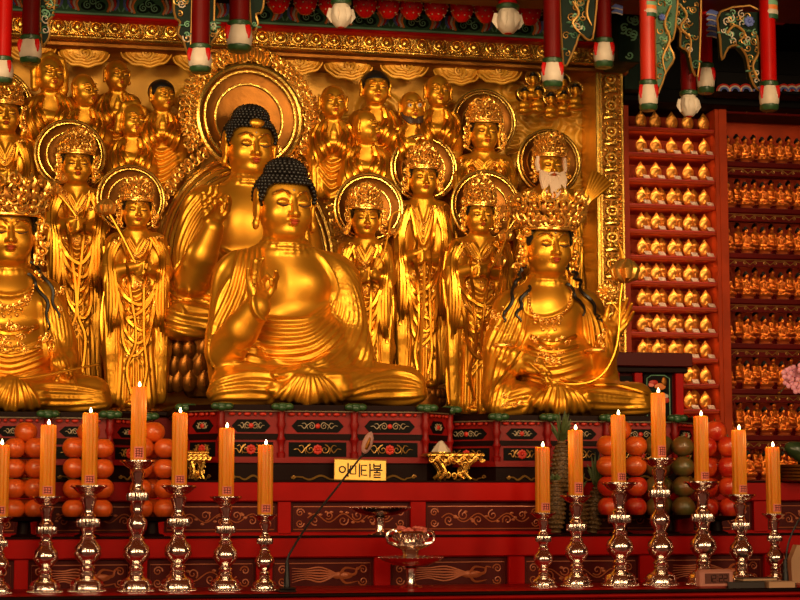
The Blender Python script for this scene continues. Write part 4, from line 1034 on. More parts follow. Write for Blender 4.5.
# ---- front offering table
ZT = PZ(592, 8.0, 200)
t = thing('offering_table', 'long red lacquer offering table across the front, carrying the candlesticks', 'table', (PX(400, 8.0), 8.05, 0))
o = np.array(t.location)
mb = MB(); mb.box(np.array((-1.9, 7.74, ZT-.035))-[0, o[1], o[2]]-[o[0], 0, 0], np.array((4.9, 8.40, ZT))-o, .008); mb.build('tabletop', M['red'], t)
mb = MB(); mb.box(np.array((-1.88, 7.72, ZT-.012))-o, np.array((4.88, 7.742, ZT+.004))-o, .004); mb.build('edge_strip', M['dark'], t)
mb = MB(); mb.box(np.array((-1.85, 7.78, ZT-.30))-o, np.array((4.85, 7.82, ZT-.036))-o, .006); mb.build('apron', M['red'], t)
for xx in (-1.7, 4.7):
    for yy in (7.8, 8.28): mb = MB(); mb.box(np.array((xx-.05, yy, 0))-o, np.array((xx+.05, yy+.1, ZT-.036))-o, .01); mb.build('leg', M['redd'], t)

# ---- stepped altar: two tiers with carved panels
Y1, Y2 = 8.42, 8.90; Z1 = PZ(536.5, Y1); Z2 = PZ(481, Y2)
t = thing('stepped_altar', 'red lacquer altar in two steps with carved panels, behind the candles', 'altar', (PX(400, Y1), Y1, 0)); o = np.array(t.location)
XA, XB = -1.9, 5.4
def W_(lo, hi, name, m, bev=.004, par=None):
    q = MB(); q.box(np.array(lo)-o, np.array(hi)-o, bev); return q.build(name, m, par or t)
W_((XA, Y1+.05, 0), (XB, Y2+.02, Z1-.01), 'lower_body', M['redd'])
W_((XA, Y2+.05, 0), (XB, 11.6, Z2-.01), 'upper_body', M['redd'])
def tier(Y, zt, yb0, yb1, yp0, yp1, edges, kinds, seed):
    zb = PZ(yb1, Y); W_((XA, Y, zb), (XB, Y+.09, zt), 'rail', M['red'], .008)
    W_((XA, Y-.006, zt-.006), (XB, Y+.1, zt+.003), 'edge_line', M['dark'], .002)
    z0, z1 = PZ(yp1, Y+.02), PZ(yp0, Y+.02)
    W_((XA, Y+.012, z0-.02), (XB, Y+.06, z0), 'bottom_rail', M['red'], .004)
    prev = XA
    for i, (a, b) in enumerate(edges):
        xa, xb = PX(a, Y), PX(b, Y)
        W_((prev, Y+.008, z0-.01), (xa, Y+.06, zb+.005), 'stile', M['red'], .004); prev = xb
        pn = W_((xa, Y+.035, z0-.01), (xb, Y+.055, zb+.005), 'panel', M['sunk'], .0)
        q = MB(); vine(q, xa+.006, xb-.006, z0+.004, z1-.002, Y+.036, .0042, seed+i, kind=kinds[i % len(kinds)]); q.v = [v-o for v in q.v]; q.build('carving', M['cline'], pn)
    W_((prev, Y+.008, z0-.01), (XB, Y+.06, zb+.005), 'stile', M['red'], .004)
tier(Y1, Z1, 537, 558, 561, 591, [(-85, 18), (32, 134), (150, 258), (274, 375), (391, 508), (524, 638), (654, 762), (778, 870)], [1, 1, 0], 60)
tier(Y2, Z2, 481, 502, 504.5, 532, [(-100, 20), (40, 152), (166, 279), (292, 411), (426, 546), (562, 676), (692, 752), (766, 880)], [0], 80)

# ---- pedestals of the three seated statues
def pedestal(label, posts, lv, Y0, cl, cr, depth=.95, seed=0):
    """posts = x of the posts on the front; lv = measured heights; cl, cr = splayed corner sizes"""
    xm = sum(posts)/len(posts); z = [PZ(y, Y0, xm) for y in lv]; X = [PX(p, Y0, lv[2]) for p in posts]
    z[-1] = Z2
    t = thing('statue_pedestal', label, 'pedestal', (sum(X)/len(X), Y0+depth/2, Z2)); o = np.array(t.location)
    xl, xr = X[0], X[-1]
    def foot(e): return [(xl-e*.4-o[0], Y0-e-o[1]), (xr+e*.4-o[0], Y0-e-o[1]), (xr+cr+e-o[0], Y0+cr-e*.4-o[1]), (xr+cr+e-o[0], Y0+depth-o[1]), (xl-cl-e-o[0], Y0+depth-o[1]), (xl-cl-e-o[0], Y0+cl-e*.4-o[1])]
    def pr(e, za, zb, name, m):
        q = MB(); q.prism(foot(e), za-o[2], zb-o[2]); return q.build(name, m, t, False)
    pr(.0, z[6]+.0, z[1]-.001, 'body', M['redp']); pr(.045, z[1], z[0], 'top_slab', M['dark'])
    pr(.006, z[4], z[3], 'groove', M['dark']); pr(.032, z[6], z[5], 'ledge', M['redp']); pr(.016, z[7], z[6]-.001, 'base', M['dark'])
    pr(.03, z[1]-.006, z[1]-.0005, 'gilt_line', M['wline'])
    segs = [((X[i], Y0), (X[i+1], Y0)) for i in range(len(X)-1)]
    segs = [((xl-cl, Y0+cl), (xl, Y0))]+segs+[((xr, Y0), (xr+cr, Y0+cr))]
    for i, (a, b) in enumerate(segs):
        a = np.array([*a, 0])-[o[0], o[1], 0]; b = np.array([*b, 0])-[o[0], o[1], 0]; Ln = np.linalg.norm(b-a); u = (b-a)/Ln; n = np.array([u[1], -u[0], 0]); n = n if n[1] < 0 else -n
        def place(q, name, m, par=None, smooth=True):
            q.v = [a+np.outer(v[:, 0], u)-np.outer(v[:, 1], n)+np.outer(v[:, 2]-o[2], [0, 0, 1]) for v in q.v]; return q.build(name, m, par or t, smooth)
        g = min(.035, Ln*.12); q = MB(); k = max(2, int(Ln/.045))
        for j in range(k):
            x = g+(Ln-2*g)*(j+.5)/k; zc = (z[1]+z[2])/2
            if j % 2: q.sphere((x, -.012, zc), .010, 1)
            else: q.sphere((x, -.010, zc), (.019, .012, .010), 2)
        place(q, 'bead_row', M['redb'])
        za, zb = z[3]+.008, z[2]-.010; h = zb-za
        q = MB(); q.slab([(g+.02, (za+zb)/2), (g+.05, za), (Ln-g-.05, za), (Ln-g-.02, (za+zb)/2), (Ln-g-.05, zb), (g+.05, zb)], -.004, .004); p = place(q, 'cartouche', M['black'], None, False)
        q = MB(); scroll(q, g+.05, Ln-g-.05, (za+zb)/2, h*.62, -.008, .0024); place(q, 'scroll', M['wline'], p)
        q = MB(); q.sphere((Ln/2, -.006, (za+zb)/2), (.014, .008, .014), 2); place(q, 'rosette', M['redb'], p)
        za, zb = z[5]+.006, z[4]-.012; h = zb-za; w = .06 if Ln > .2 else 0
        q = MB(); q.box((g+.006, -.003, za), (Ln-g-.006, .004, zb)); p = place(q, 'lower_panel', M['black'], None, False)
        q = MB(); scroll(q, g+.03, Ln-g-.03, (za+zb)/2, h*.75, -.007, .0028, -1); place(q, 'scroll', M['gline'], p)
        q = MB()
        for k in range(8): q.sphere((Ln/2+.017*math.cos(k*.785), -.006, (za+zb)/2+.017*math.sin(k*.785)), (.010, .006, .010), 1)
        q.sphere((Ln/2, -.010, (za+zb)/2), .010, 1); place(q, 'flower', M['redb'], p)
        q = MB(); pts = [(g+.02+(Ln-2*g-.04)*s_, -.022, z[7]+.018+.010*math.sin(s_*4.5*math.pi)*(1 if .2 < s_ < .8 else .4)) for s_ in np.linspace(0, 1, 40)]
        q.tube(pts, [.003, .006, .003], 5); q.spiral((g+.03, -.022, z[7]+.022), .012, 1.2, .004, 3.1, n=10); q.spiral((Ln-g-.03, -.022, z[7]+.022), .012, 1.2, .004, 0, n=10); place(q, 'wave_scroll', M['gline'])
    ends = [(xl-cl, Y0+cl)]+[(x, Y0) for x in X]+[(xr+cr, Y0+cr)]
    for (x, y) in ends:
        q = MB(); H_ = z[1]-z[5]; c = (x-o[0], y-.012-o[1], z[5]-o[2])
        q.lathe([(.020, 0), (.022, H_*.1), (.014, H_*.14), (.016, H_*.30), (.024, H_*.38), (.016, H_*.46), (.016, H_*.60), (.025, H_*.70), (.018, H_*.80), (.022, H_), (0, H_)], c, 14); p = q.build('post', M['redp'], t)
        q = MB(); zz = z[0]-o[2]+.004
        q.sphere((c[0], c[1]-.03, zz-.008), (.050, .030, .016), 2)
        for s_ in (-1, 0, 1): q.sphere((c[0]+s_*.034, c[1]-.045, zz-.014-.006*(s_ == 0)), (.026, .020, .020), 2)
        q.build('leaf_cap', M['leaf'], p)
    return t
LV = [405.5, 411, 418, 434, 440, 458, 463, 481]
pedestal('red and black octagonal pedestal with green leaf caps under the central statue', [221, 281, 354, 425], LV, 9.05, .17, .17, 1.1)
pedestal('dark red pedestal with pale scrolls under the right crowned statue', [496, 547, 606, 674], [416, 421, 427, 441, 446, 462, 467, 481], 9.10, .26, .2, .95)
pedestal('dark red pedestal behind the left fruit towers, under the far left statue', [-76, -14, 48, 110], [412, 417, 424, 438, 444, 460, 465, 481], 9.05, .17, .2, .98)
# platform that carries the standing statues
zp = PZ(414, 10.2); t = thing('statue_platform', 'dark red platform behind the pedestals carrying the standing statues', 'platform', (1.3, 10.6, Z2)); o = np.array(t.location)
W_((-1.5, 10.02, Z2), (PX(600, 10.3), 11.3, zp-.03), 'plinth', M['redd']); W_((-1.52, 9.99, zp-.03), (PX(602, 10.3), 11.3, zp), 'top_board', M['dark'], .006)

# ---- gilded relief ground
YB = 10.92; x0, x1 = -1.7, PX(600, YB); z0, z1 = PZ(432, YB), PZ(57, YB, 300)
nx, nz = 330, 250; xs = np.linspace(x0, x1, nx); zs = np.linspace(z0, z1, nz); XX, ZZ = np.meshgrid(xs, zs, indexing='ij')
rng = np.random.RandomState(4); hgt = np.zeros_like(XX); bd = np.full(XX.shape, 9.)
zc = PZ(120, YB, 300); cx = []
for i in range(190):
    c = (rng.uniform(x0, x1), rng.uniform(z0, zc+.12)); cx.append((c[0], c[1], rng.uniform(.09, .17)))
for px, py, r in ((512, 92, 22), (528, 118, 20), (548, 122, 22), (575, 112, 20), (586, 88, 18), (590, 140, 18), (515, 140, 22), (520, 165, 18), (590, 70, 14), (505, 70, 14), (345, 130, 20), (326, 150, 22), (60, 120, 24), (100, 120, 22), (30, 150, 24)):
    p = P(px, py, YB); cx.append((p[0], p[2], r*.0062))
for (a, b, r) in cx:
    d = np.sqrt((XX-a)**2+((ZZ-b)*1.25)**2)/r; m = d < np.minimum(bd, 1.0)
    hgt = np.where(d < 1, np.where(m, .03*np.sqrt(np.clip(1-d*d, 0, 1))+.013*np.cos(d*13+np.arctan2(ZZ-b, XX-a)), hgt), hgt); bd = np.minimum(bd, d)
V = np.stack([XX, YB-hgt, ZZ], -1).reshape(-1, 3); ii, kk = np.meshgrid(np.arange(nx-1), np.arange(nz-1), indexing='ij'); q = (ii*nz+kk).ravel()
Q = np.stack([q, q+nz, q+nz+1, q+1], 1)
t = thing('relief_panel', 'gilded back panel with low carved clouds behind the standing statues', 'panel', (0, YB, z0))
link('carved_ground', qmesh('carved_ground', V-[0, YB, z0], Q, M['panel']), t)
mb = MB(); mb.box((x0, .03, 0), (x1, .1, z1-z0)); mb.build('backing_board', M['redd'], t, False)

# ---- gilded frame: lotus beam and right-hand post
YF = 10.60; zb = PZ(61.5, YF, 348); zt = PZ(28.5, YF, 348); zm = PZ(50, YF, 348); XL, XR = -1.6, PX(628, YF, 75)
t = thing('lotus_beam', 'gilded beam with a row of carved lotus petals above the statues', 'beam', (1, YF, zb)); o = np.array(t.location)
W_((XL, YF+.02, zm-.002), (XR, YF+.5, zt), 'beam_core', M['frame'], .006)
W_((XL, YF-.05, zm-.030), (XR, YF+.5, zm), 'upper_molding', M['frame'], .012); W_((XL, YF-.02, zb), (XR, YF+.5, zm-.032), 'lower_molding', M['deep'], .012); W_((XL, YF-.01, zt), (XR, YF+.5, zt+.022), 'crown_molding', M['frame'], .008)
mb = MB(); pit = .113; n = int((XR-XL)/pit); h = zt-zm
for i in range(n):
    x = XL+pit*(i+.5)
    mb.torus((x, YF+.01, zm+h*.42), pit*.44, .009, 16, 6, 'y', -.5, math.pi+.5, sz=1.05); mb.sphere((x, YF+.012, zm+h*.44), (pit*.24, .03, h*.27), 2)
    mb.torus((x, YF+.0, zm+h*.44), pit*.30, .006, 14, 5)
    for s in (-1, 1): mb.sphere((x+s*pit*.5, YF+.01, zm+h*.78), (pit*.13, .016, h*.12), 1); mb.spiral((x+s*pit*.30, YF, zm+h*.10), pit*.15, 1.2, .007, 0, s, n=10)
    mb.sphere((x, YF+.0, zm+h*.93), .010, 1); mb.sphere((x+pit*.5, YF-.04, zm+.004), .012, 1); mb.sphere((x, YF-.04, zm+.004), .012, 1)
mb.v = [v-o for v in mb.v]; mb.build('lotus_carving', M['frame'], t)
x0, x1 = PX(601.5, YF, 250), PX(624, YF, 250); t = thing('frame_post', 'upright gilded frame post with carved scrolls beside the red shelves', 'post', ((x0+x1)/2, YF, Z2)); o = np.array(t.location); zz1 = zb+.02
W_((x0, YF+.02, Z2), (x1, YF+.35, zz1), 'post_core', M['deep'], .006)
for a, b in ((x0-.030, x0-.006), (x0-.004, x0+.012), (x1-.012, x1+.006)): W_((a, YF-.012, Z2), (b, YF+.3, zz1), 'edge_molding', M['frame'], .006)
mb = MB(); xc = (x0+x1)/2; w = x1-x0; i = 0; zz = zz1-.05
while zz > PZ(420, YF):
    mb.torus((xc, YF+.01, zz), w*.22, .010, 14, 6, sz=.8); mb.sphere((xc, YF+.01, zz), (w*.13, .028, .022), 2)
    for s in (-1, 1):
        mb.spiral((xc+s*w*.20, YF+.008, zz-.055), w*.15, 1.3, .008, math.pi/2, s, n=12); mb.spiral((xc+s*w*.2, YF+.008, zz+.052), w*.13, 1.2, .007, -math.pi/2, -s, n=12)
        for k in range(5): mb.sphere((xc+s*w*.40, YF+.004, zz-.06+k*.03), .0105, 1)
    mb.tube([(xc-w*.3, YF+.0, zz-.086), (xc, YF-.016, zz-.080), (xc+w*.3, YF, zz-.086)], .010, 6); mb.sphere((xc, YF-.005, zz-.055), (.016, .02, .024), 1)
    zz -= .172
mb.v = [v-o for v in mb.v]; mb.build('scroll_carving', M['frame'], t)
# scroll clouds under the beam
def cloud_proto(label, w):
    t = thing('scroll_cloud', label, 'cloud', (0, 0, 0), 0, 'gilded scroll clouds under the lotus beam')
    S_ = SDF(); S_.ell((0, 6, 0), (27, 10, 13), 3); S_.ell((-12, 4, 3), (15, 9, 10), 4); S_.ell((14, 4, 3), (14, 9, 10), 4)
    v, q = S_.run(1.4); k = .0053
    link('cloud_body', qmesh('cloud_body', v*k, q, M['panel']), t)
    mb = MB()
    for j in range(4):
        a = 29-j*5.4; b = 16-j*3.1; mb.tube([(a*math.cos(s), -2.2-j*1.0, -b*math.sin(s)*(1+.06*math.cos(9*s))+1) for s in np.linspace(.05, math.pi-.05, 26)], [.8, 1.9, 1.9, .8], 6)
    mb.spiral((1, -8, -1), 7.5, 1.8, 1.7, -1.5, 1, n=26)
    for x in (-17, 17): mb.spiral((x, -4, 4), 4.6, 1.4, 1.1, -1, 1 if x > 0 else -1, n=16)
    mb.v = [v*k for v in mb.v]; mb.build('cloud_scrolls', M['panel'], t); return t
zc = PZ(65.5, 10.66, 348)
names = ['far left end', 'above the laughing monk', 'above the topmost left monk', 'left edge of the great halo', 'right edge of the great halo', 'above the old praying monk', 'right of the black-capped monk', 'above the smiling bald monk', 'above the upper right haloed statue', 'left of the tiny cloud figures']
c0 = None
for i, px in enumerate((-20, 30, 84, 146, 198, 298, 348, 404, 457, 498)):
    l = 'gilded scroll cloud under the lotus beam, '+names[i]
    x = PX(px, 10.66, 50+.05*px)
    if c0 is None: c0 = cloud_proto(l, 1); c0.location = (x, 10.66, zc)
    else: dup(c0, (x, 10.66, zc+(.012 if i % 2 else -.006)), l)
# ---------------------------------------------------------------- candlesticks and candles
def stick_mesh(t, k, tall):
    """k = metres per unit; built from the table upward, size in units of 1/110 of a middle stick"""
    H_ = 135 if tall else 110
    P0 = [(16.5, 0), (16.5, 1.6), (15.4, 2.4), (16.6, 3.2), (16.6, 4.2), (15.5, 5), (14.6, 12), (12.5, 14), (8.0, 16.5), (6.6, 19), (7.6, 21), (6.2, 23), (7.4, 26), (5.6, 28.5), (7.0, 31), (9.5, 33.5), (12.6, 39), (13.0, 43), (11.6, 48), (8.2, 52), (6.6, 55), (7.6, 57), (5.6, 59)]
    if tall: P0 += [(6.0, 62), (8.5, 66), (10, 71), (9.2, 76), (6.2, 80), (4.6, 83), (5.6, 86), (5, 88)]
    b = P0[-1][1]
    P1 = [(5.2, b+2), (6.4, b+6), (7.5, b+8)]
    P2 = [(6.2, b+17), (7.4, b+19.5), (5.2, b+22), (4.6, b+25), (5.4, b+30), (7.2, b+36), (7.4, b+38), (5.2, b+40.5)]
    P3 = [(6, b+41), (9, b+42), (13.5, b+45), (15.5, b+47.5), (19, b+49.5), (19, b+51), (14, b+50.4), (0, b+50)]
    s = lambda pr: [(r*k*(1.12 if h < b+41 else 1), h*k) for r, h in pr]
    mb = MB(); mb.lathe(s([p for p in P0 if p[1] <= 14.5]), (0, 0, 0), 48, flute=(8, .05)); bs = mb.build('base', M['silver'], t)
    mb = MB()
    for i in range(30): a = 2*math.pi*i/30; mb.sphere((18.6*k*math.cos(a), 18.6*k*math.sin(a), 2.2*k), 1.9*k, 1)
    for i in range(8): a = 2*math.pi*(i+.5)/8; mb.torus((16.2*k*math.cos(a), 16.2*k*math.sin(a), 8.8*k), 2.6*k, .5*k, 12, 5, 'z')
    mb.build('beaded_rim', M['silver'], bs)
    mb = MB(); mb.lathe(s([p for p in P0 if p[1] > 13.5]+P1), (0, 0, 0), 32); mb.build('stem', M['silver'], t)
    mb = MB(); mb.lathe(s([(7.5, b+8), (10.6, b+8.6), (11, b+12.5), (10.6, b+16.4), (6.2, b+17)]), (0, 0, 0), 72, flute=(18, .10)); mb.build('fluted_ring', M['silver'], t)
    mb = MB(); mb.lathe(s(P2), (0, 0, 0), 28); mb.build('neck', M['silver'], t)
    mb = MB(); mb.lathe(s(P3), (0, 0, 0), 40); mb.build('drip_pan', M['silver'], t)
    return (b+50.2)*k
SP = {}
def candlestick(label, H_, tall=False):
    t = thing('candlestick', label, 'candlestick', (0, 0, 0), 0, 'silver candlesticks on the front table')
    stick_mesh(t, H_/(138.2 if tall else 109.2), tall); return t
def candle_parts(t, r, h):
    mb = MB(); mb.lathe([(r*.94, 0), (r, .004), (r, h-.010), (r*.97, h-.004), (r*.88, h), (r*.5, h-.004), (0, h-.006)], (0, 0, 0), 120, flute=(9, .13)); mb.build('wax', M['candle'], t)
    mb = MB(); mb.tube([(0, 0, h-.008), (.001, 0, h+.004), (.003, 0, h+.012)], .0022, 6); wk = mb.build('wick', M['wick'], t)
    mb = MB(); mb.lathe([(0, h+.000), (.0055, h+.005), (.0068, h+.010), (.0050, h+.016), (.0016, h+.023), (0, h+.026)], (.002, 0, 0), 14); mb.build('flame', M['flame'], t)
def sticker(t, r, z, w=.044, h=.036, a0=.25):
    mb = MB(); n = 8; v = []; 
    for i in range(n+1):
        a = -math.pi/2+a0+(i/n-.5)*w/r
        for zz in (0, h): v.append(((r+.0015)*math.cos(a), (r+.0015)*math.sin(a), z+zz))
    mb.add(v, [(2*i, 2*i+2, 2*i+3, 2*i+1) for i in range(n)]); p = mb.build('paper_slip', M['pink'], t)
    mb = MB(); rnd = random.Random(int(z*1000)+int(h*1e4))
    def pt(u, vv): a = -math.pi/2+a0+(u-.5)*w/r; return ((r+.0028)*math.cos(a), (r+.0028)*math.sin(a), z+vv*h)
    for i in range(3 if h < .04 else 4):
        vv = .18+.64*(i/(2 if h < .04 else 3))
        mb.tube([pt(.15, vv), pt(.38, vv+.03), pt(.62, vv), pt(.85, vv)], .0013, 4)
    for u in (.25, .5, .76): mb.tube([pt(u, .12), pt(u+.02, .5), pt(u, .86)], .0012, 4)
    mb.build('red_writing', M['redd'], p)
where_l = ['cut by the left frame edge', 'second from the left edge', 'before the second fruit tower', 'tallest of the left row', 'right of the tallest left one', 'second from the end of the left row', 'last of the left row, beside the microphone']
where_r = ['first of the right row, left of the pineapples', 'before the tall pineapple', 'before the red and orange fruit tower', 'tallest of the right row', 'right of the tallest right one', 'before the small seated figures', 'last at the far right']
YC = 8.0
rowL = [(0, 515, 445), (47, 495, 425), (89, 484, 413), (138, 459, 387), (179, 484, 413), (226, 495, 428), (265, 513, 445)]
rowR = [(543, 511, 447), (576, 494, 430), (619, 481, 415), (659, 457, 393), (702, 480, 416), (740, 493, 430), (774, 512, 447)]
for row, wh, side in ((rowL, where_l, 0), (rowR, where_r, 1)):
    for i, (px, yp, yt) in enumerate(row):
        p = P(px, yp+2, YC); hS = p[2]-ZT; big = i == 3
        sz = 'tall' if big else ('short' if i in (0, 6) else 'middling')
        st = candlestick('silver candlestick with beaded foot, '+wh[i], hS, big); st.location = (p[0], YC, ZT)
        if i in (0, 6):
            pass
        r = .0355; h = P(px, yt, YC)[2]-p[2]
        c = thing('candle', 'lit fluted orange candle, '+wh[i], 'candle', (p[0], YC, p[2]), 0, 'lit orange candles on the front table')
        candle_parts(c, r, h); sticker(c, r, .012, h=.052 if (side, i) in ((0, 3), (1, 1), (1, 3)) else .036, a0=.05 if side == 0 else .15)
        l = bpy.data.lights.new('candle_light', 'POINT'); l.energy = .9; l.color = (1, .55, .18); l.shadow_soft_size = .012
        lo = bpy.data.objects.new('candle_light', l); COL.objects.link(lo); lo.location = (p[0], YC, p[2]+h+.045)

# ---------------------------------------------------------------- fruit towers
def fruit_proto(name, label, cat, m, r, kind):
    t = thing(name, label, cat, (0, 0, -50)); mb = MB(); n = 26
    prof = []
    for i in range(n+1):
        a = math.pi*i/n; q = math.sin(a); z = -math.cos(a)
        if kind == 'persimmon': rr, zz = q*(1+.02*q), z*.93+(-.16*math.exp(-(q/.28)**2) if z > 0 else .07*math.exp(-(q/.25)**2))
        elif kind == 'apple': rr, zz = q*(1+.06*(z > 0)*z), z*.94+(-.22*math.exp(-(q/.25)**2) if z > 0 else .10*math.exp(-(q/.22)**2))
        else: rr, zz = q*(1.03-.08*z), z*.93
        prof.append((max(rr, 0)*r, zz*r+r*.91))
    mb.lathe(prof, (0, 0, 0), 30, flute=(4, .03) if kind == 'persimmon' else None); mb.build('flesh', M[m], t)
    mb = MB(); top = r*.93+r*.91-.16*r
    if kind == 'persimmon':
        for i in range(4): a = i*1.57+.6; mb.sphere((r*.22*math.cos(a), r*.22*math.sin(a), top-.01*r), (r*.24, r*.24, r*.05), 2)
        mb.build('calyx', M['stem'], t)
    else:
        mb.tube([(0, 0, top-.1*r), (.03*r, 0, top+.12*r), (.10*r, 0, top+.28*r)], .06*r, 6); mb.build('stalk', M['stem'], t)
    return t
protos = {}
def fruit(kind, pos, r, label, spin):
    nm = {'persimmon': ('persimmon', 'persim', 'fruit'), 'apple': ('apple', 'apple', 'fruit'), 'mango': ('green_fruit', 'mango', 'fruit')}[kind]
    if kind not in protos:
        t = fruit_proto(nm[0], label, nm[2], nm[1], .054, kind); t['group'] = {'persimmon': 'orange fruit in the offering towers', 'apple': 'red fruit in the offering towers', 'mango': 'green fruit in the offering towers'}[kind]
        t.location = pos; t.rotation_euler = (0, 0, spin); t.scale = (r/.054,)*3; protos[kind] = t; return t
    return dup(protos[kind], pos, label, spin, r/.054)
rnd = random.Random(77)
def tower(cx, ybot, layers, Y, kinds, tname, dx=13.5, top=True, r=11.3, skip=()):
    """stack of fruit: per layer left, right and one behind"""
    base = P(cx, ybot, Y); k = SCL(cx, ybot, Y); r_ = r*k
    tp = thing('offering_plate', 'dark round footed plate under the '+tname, 'plate', (base[0], Y, Z1)); hh = base[2]-Z1
    mb = MB(); mb.lathe([(.06, 0), (.062, .006), (.035, .014), (.030, max(hh-.016, .016)), (.11, hh-.006), (.125, hh+.012), (.120, hh+.012), (.10, hh), (0, hh)], (0, 0, 0), 32); mb.build('dish', M['dark'], tp)
    z = base[2]; cn = {'persimmon': 'orange', 'apple': 'red', 'mango': 'green'}
    for j in range(layers):
        kd = kinds[j] if j < len(kinds) else kinds[-1]; lab = ('bottom', 'second', 'third', 'fourth', 'fifth')[j]
        spots = [(-dx*k, -.035, 'left front'), (dx*k, -.035, 'right front'), (0, .06, 'rear')]
        for (x, y, nm) in spots:
            fruit(kd, (base[0]+x+rnd.uniform(-.003, .003), Y+y, z), r_*rnd.uniform(.97, 1.03), '%s fruit, %s, %s layer of the %s' % (cn[kd], nm, lab, tname), rnd.uniform(0, 6))
        z += r_*1.80
    if top: fruit(kinds[layers-1] if layers-1 < len(kinds) else kinds[-1], (base[0], Y-.01, z-r_*.40), r_*1.02, '%s fruit on top of the %s' % (cn[kinds[-1]], tname), rnd.uniform(0, 6))
YT = 8.62
tower(24, 519, 4, YT, ['persimmon'], 'fruit tower at the left edge', 10.5)
tower(87, 519, 4, YT, ['persimmon'], 'second fruit tower from the left', 14)
tower(152, 519, 4, YT, ['persimmon'], 'fruit tower behind the tallest left candle', 11.5)
tower(620.5, 517, 4, YT, ['apple', 'apple', 'persimmon', 'persimmon'], 'mixed fruit tower behind the right candles', 14.5)
tower(668, 517, 4, YT, ['mango'], 'green fruit tower behind the tallest right candle', 14, top=False)
tower(716, 518, 4, YT, ['apple'], 'red fruit tower before the red shelves', 12)

# pineapples
def pineapple(label, px, ytop, ybody, ybot, wpx, Y, tilt=0., z=None):
    b = P(px, ybot, Y); k = SCL(px, ybot, Y); t = thing('pineapple', label, 'pineapple', b, 0, 'pineapples left of the fruit towers'); t.rotation_euler = (0, tilt, 0)
    h = (ybot-ybody)*k; r = wpx*k/2; mb = MB(); n = 20
    mb.lathe([(r*.9*math.sin(math.pi*(i/n)**.9)**.55+.001, h*i/n) for i in range(n+1)], (0, 0, 0), 24); body = mb.build('fruit_body', M['pine'], t)
    mb = MB(); rows = max(5, int(h/.022))
    for j in range(rows):
        zz = h*(j+.5)/rows; rr = r*.9*math.sin(math.pi*((j+.5)/rows)**.9)**.55
        for i in range(13):
            a = 2*math.pi*(i+.5*(j % 2))/13
            if math.sin(a) > .35: continue
            c = np.array([rr*math.cos(a), rr*math.sin(a), zz]); mb.sphere(c, (.0115, .0115, .010), 1); mb.tube([c*[1.06, 1.06, 1], c*[1.16, 1.16, 1]+[0, 0, .006]], [.003, .0008], 4)
    mb.build('scales', M['pine'], body)
    mb = MB(); lh = (ybody-ytop)*k; q = random.Random(int(px))
    for i in range(26):
        a = q.uniform(0, 6.28); s = i/26; sp = (1-s)*.75+.1; L_ = lh*(.45+.55*s)
        d = np.array([math.cos(a)*sp, math.sin(a)*sp, 1.0]); d /= np.linalg.norm(d); b0 = np.array([math.cos(a)*.012, math.sin(a)*.012, h-.008+lh*.25*s])
        mb.tube([b0, b0+d*L_*.5, b0+d*L_*.85+np.array([math.cos(a), math.sin(a), 0])*.012*(1-s), ], [.009, .008, .001], 5, flat=.5)
    mb.build('leaf_crown', M['pleaf'], t); return t
zt1 = 534.2
pineapple('tall pineapple with upright leaves between the first two right candles', 562, 410, 440, 497, 21, 8.74)
pineapple('small pineapple low behind the first right candle', 556, 472, 479, 534, 19, 8.6)
pineapple('pineapple with leaves leaning right beside the fruit tower', 592, 452, 486, 534, 18, 8.68, .12)
pineapple('little pineapple half hidden behind the second right candle', 579, 470, 490, 534, 18, 8.56)
tp = thing('pineapple_stand', 'dark block that lifts the tall pineapple', 'stand', (PX(562, 8.74), 8.74, Z1)); hz = P(562, 497, 8.74)[2]-Z1
mb = MB(); mb.lathe([(.06, 0), (.06, .01), (.04, .02), (.04, hz-.012), (.058, hz-.006), (.058, hz), (0, hz)], (0, 0, 0), 24); mb.build('foot', M['dark'], tp)
# ---------------------------------------------------------------- red shelves at the right
YS = 11.0
def WB(t, lo, hi, name, m, bev=.004, par=None):
    o = np.array(t.location); q = MB(); q.box(np.array(lo)-o, np.array(hi)-o, bev); return q.build(name, m, par or t)
# votive cabinet
xa, xb = PX(628, YS, 250), PX(719, YS, 250); zt, zb0 = PZ(84, YS, 675), Z2
t = thing('votive_cabinet', 'tall open red cabinet of narrow shelves holding golden lotus-bud votives', 'cabinet', ((xa+xb)/2, YS+.2, Z2))
WB(t, (xa, YS+.30, Z2), (xb, YS+.34, zt), 'back_board', M['cab'], 0)
WB(t, (xa-.05, YS-.02, Z2), (xa+.01, YS+.34, zt), 'side_board', M['cab']); WB(t, (xb-.02, YS-.02, Z2), (xb+.035, YS+.34, zt), 'side_board', M['cab'])
WB(t, (xa-.05, YS-.02, zt), (xb+.035, YS+.34, zt+.04), 'top_board', M['cab'])
rows = [126.5+25.65*i for i in range(13)]
for y in [101]+rows:
    z = PZ(y, YS, 640); WB(t, (xa+.011, YS, z-.028), (xb-.021, YS+.299, z), 'shelf', M['cab'], .003)
    WB(t, (xa+.011, YS-.004, z-.012), (xb-.021, YS+.001, z-.002), 'shelf_edge', M['redb'], .002)
    if y > 200: WB(t, (xa+.011, YS+.13, z), (xb-.021, YS+.299, z+.028), 'riser', M['cab'], .002)
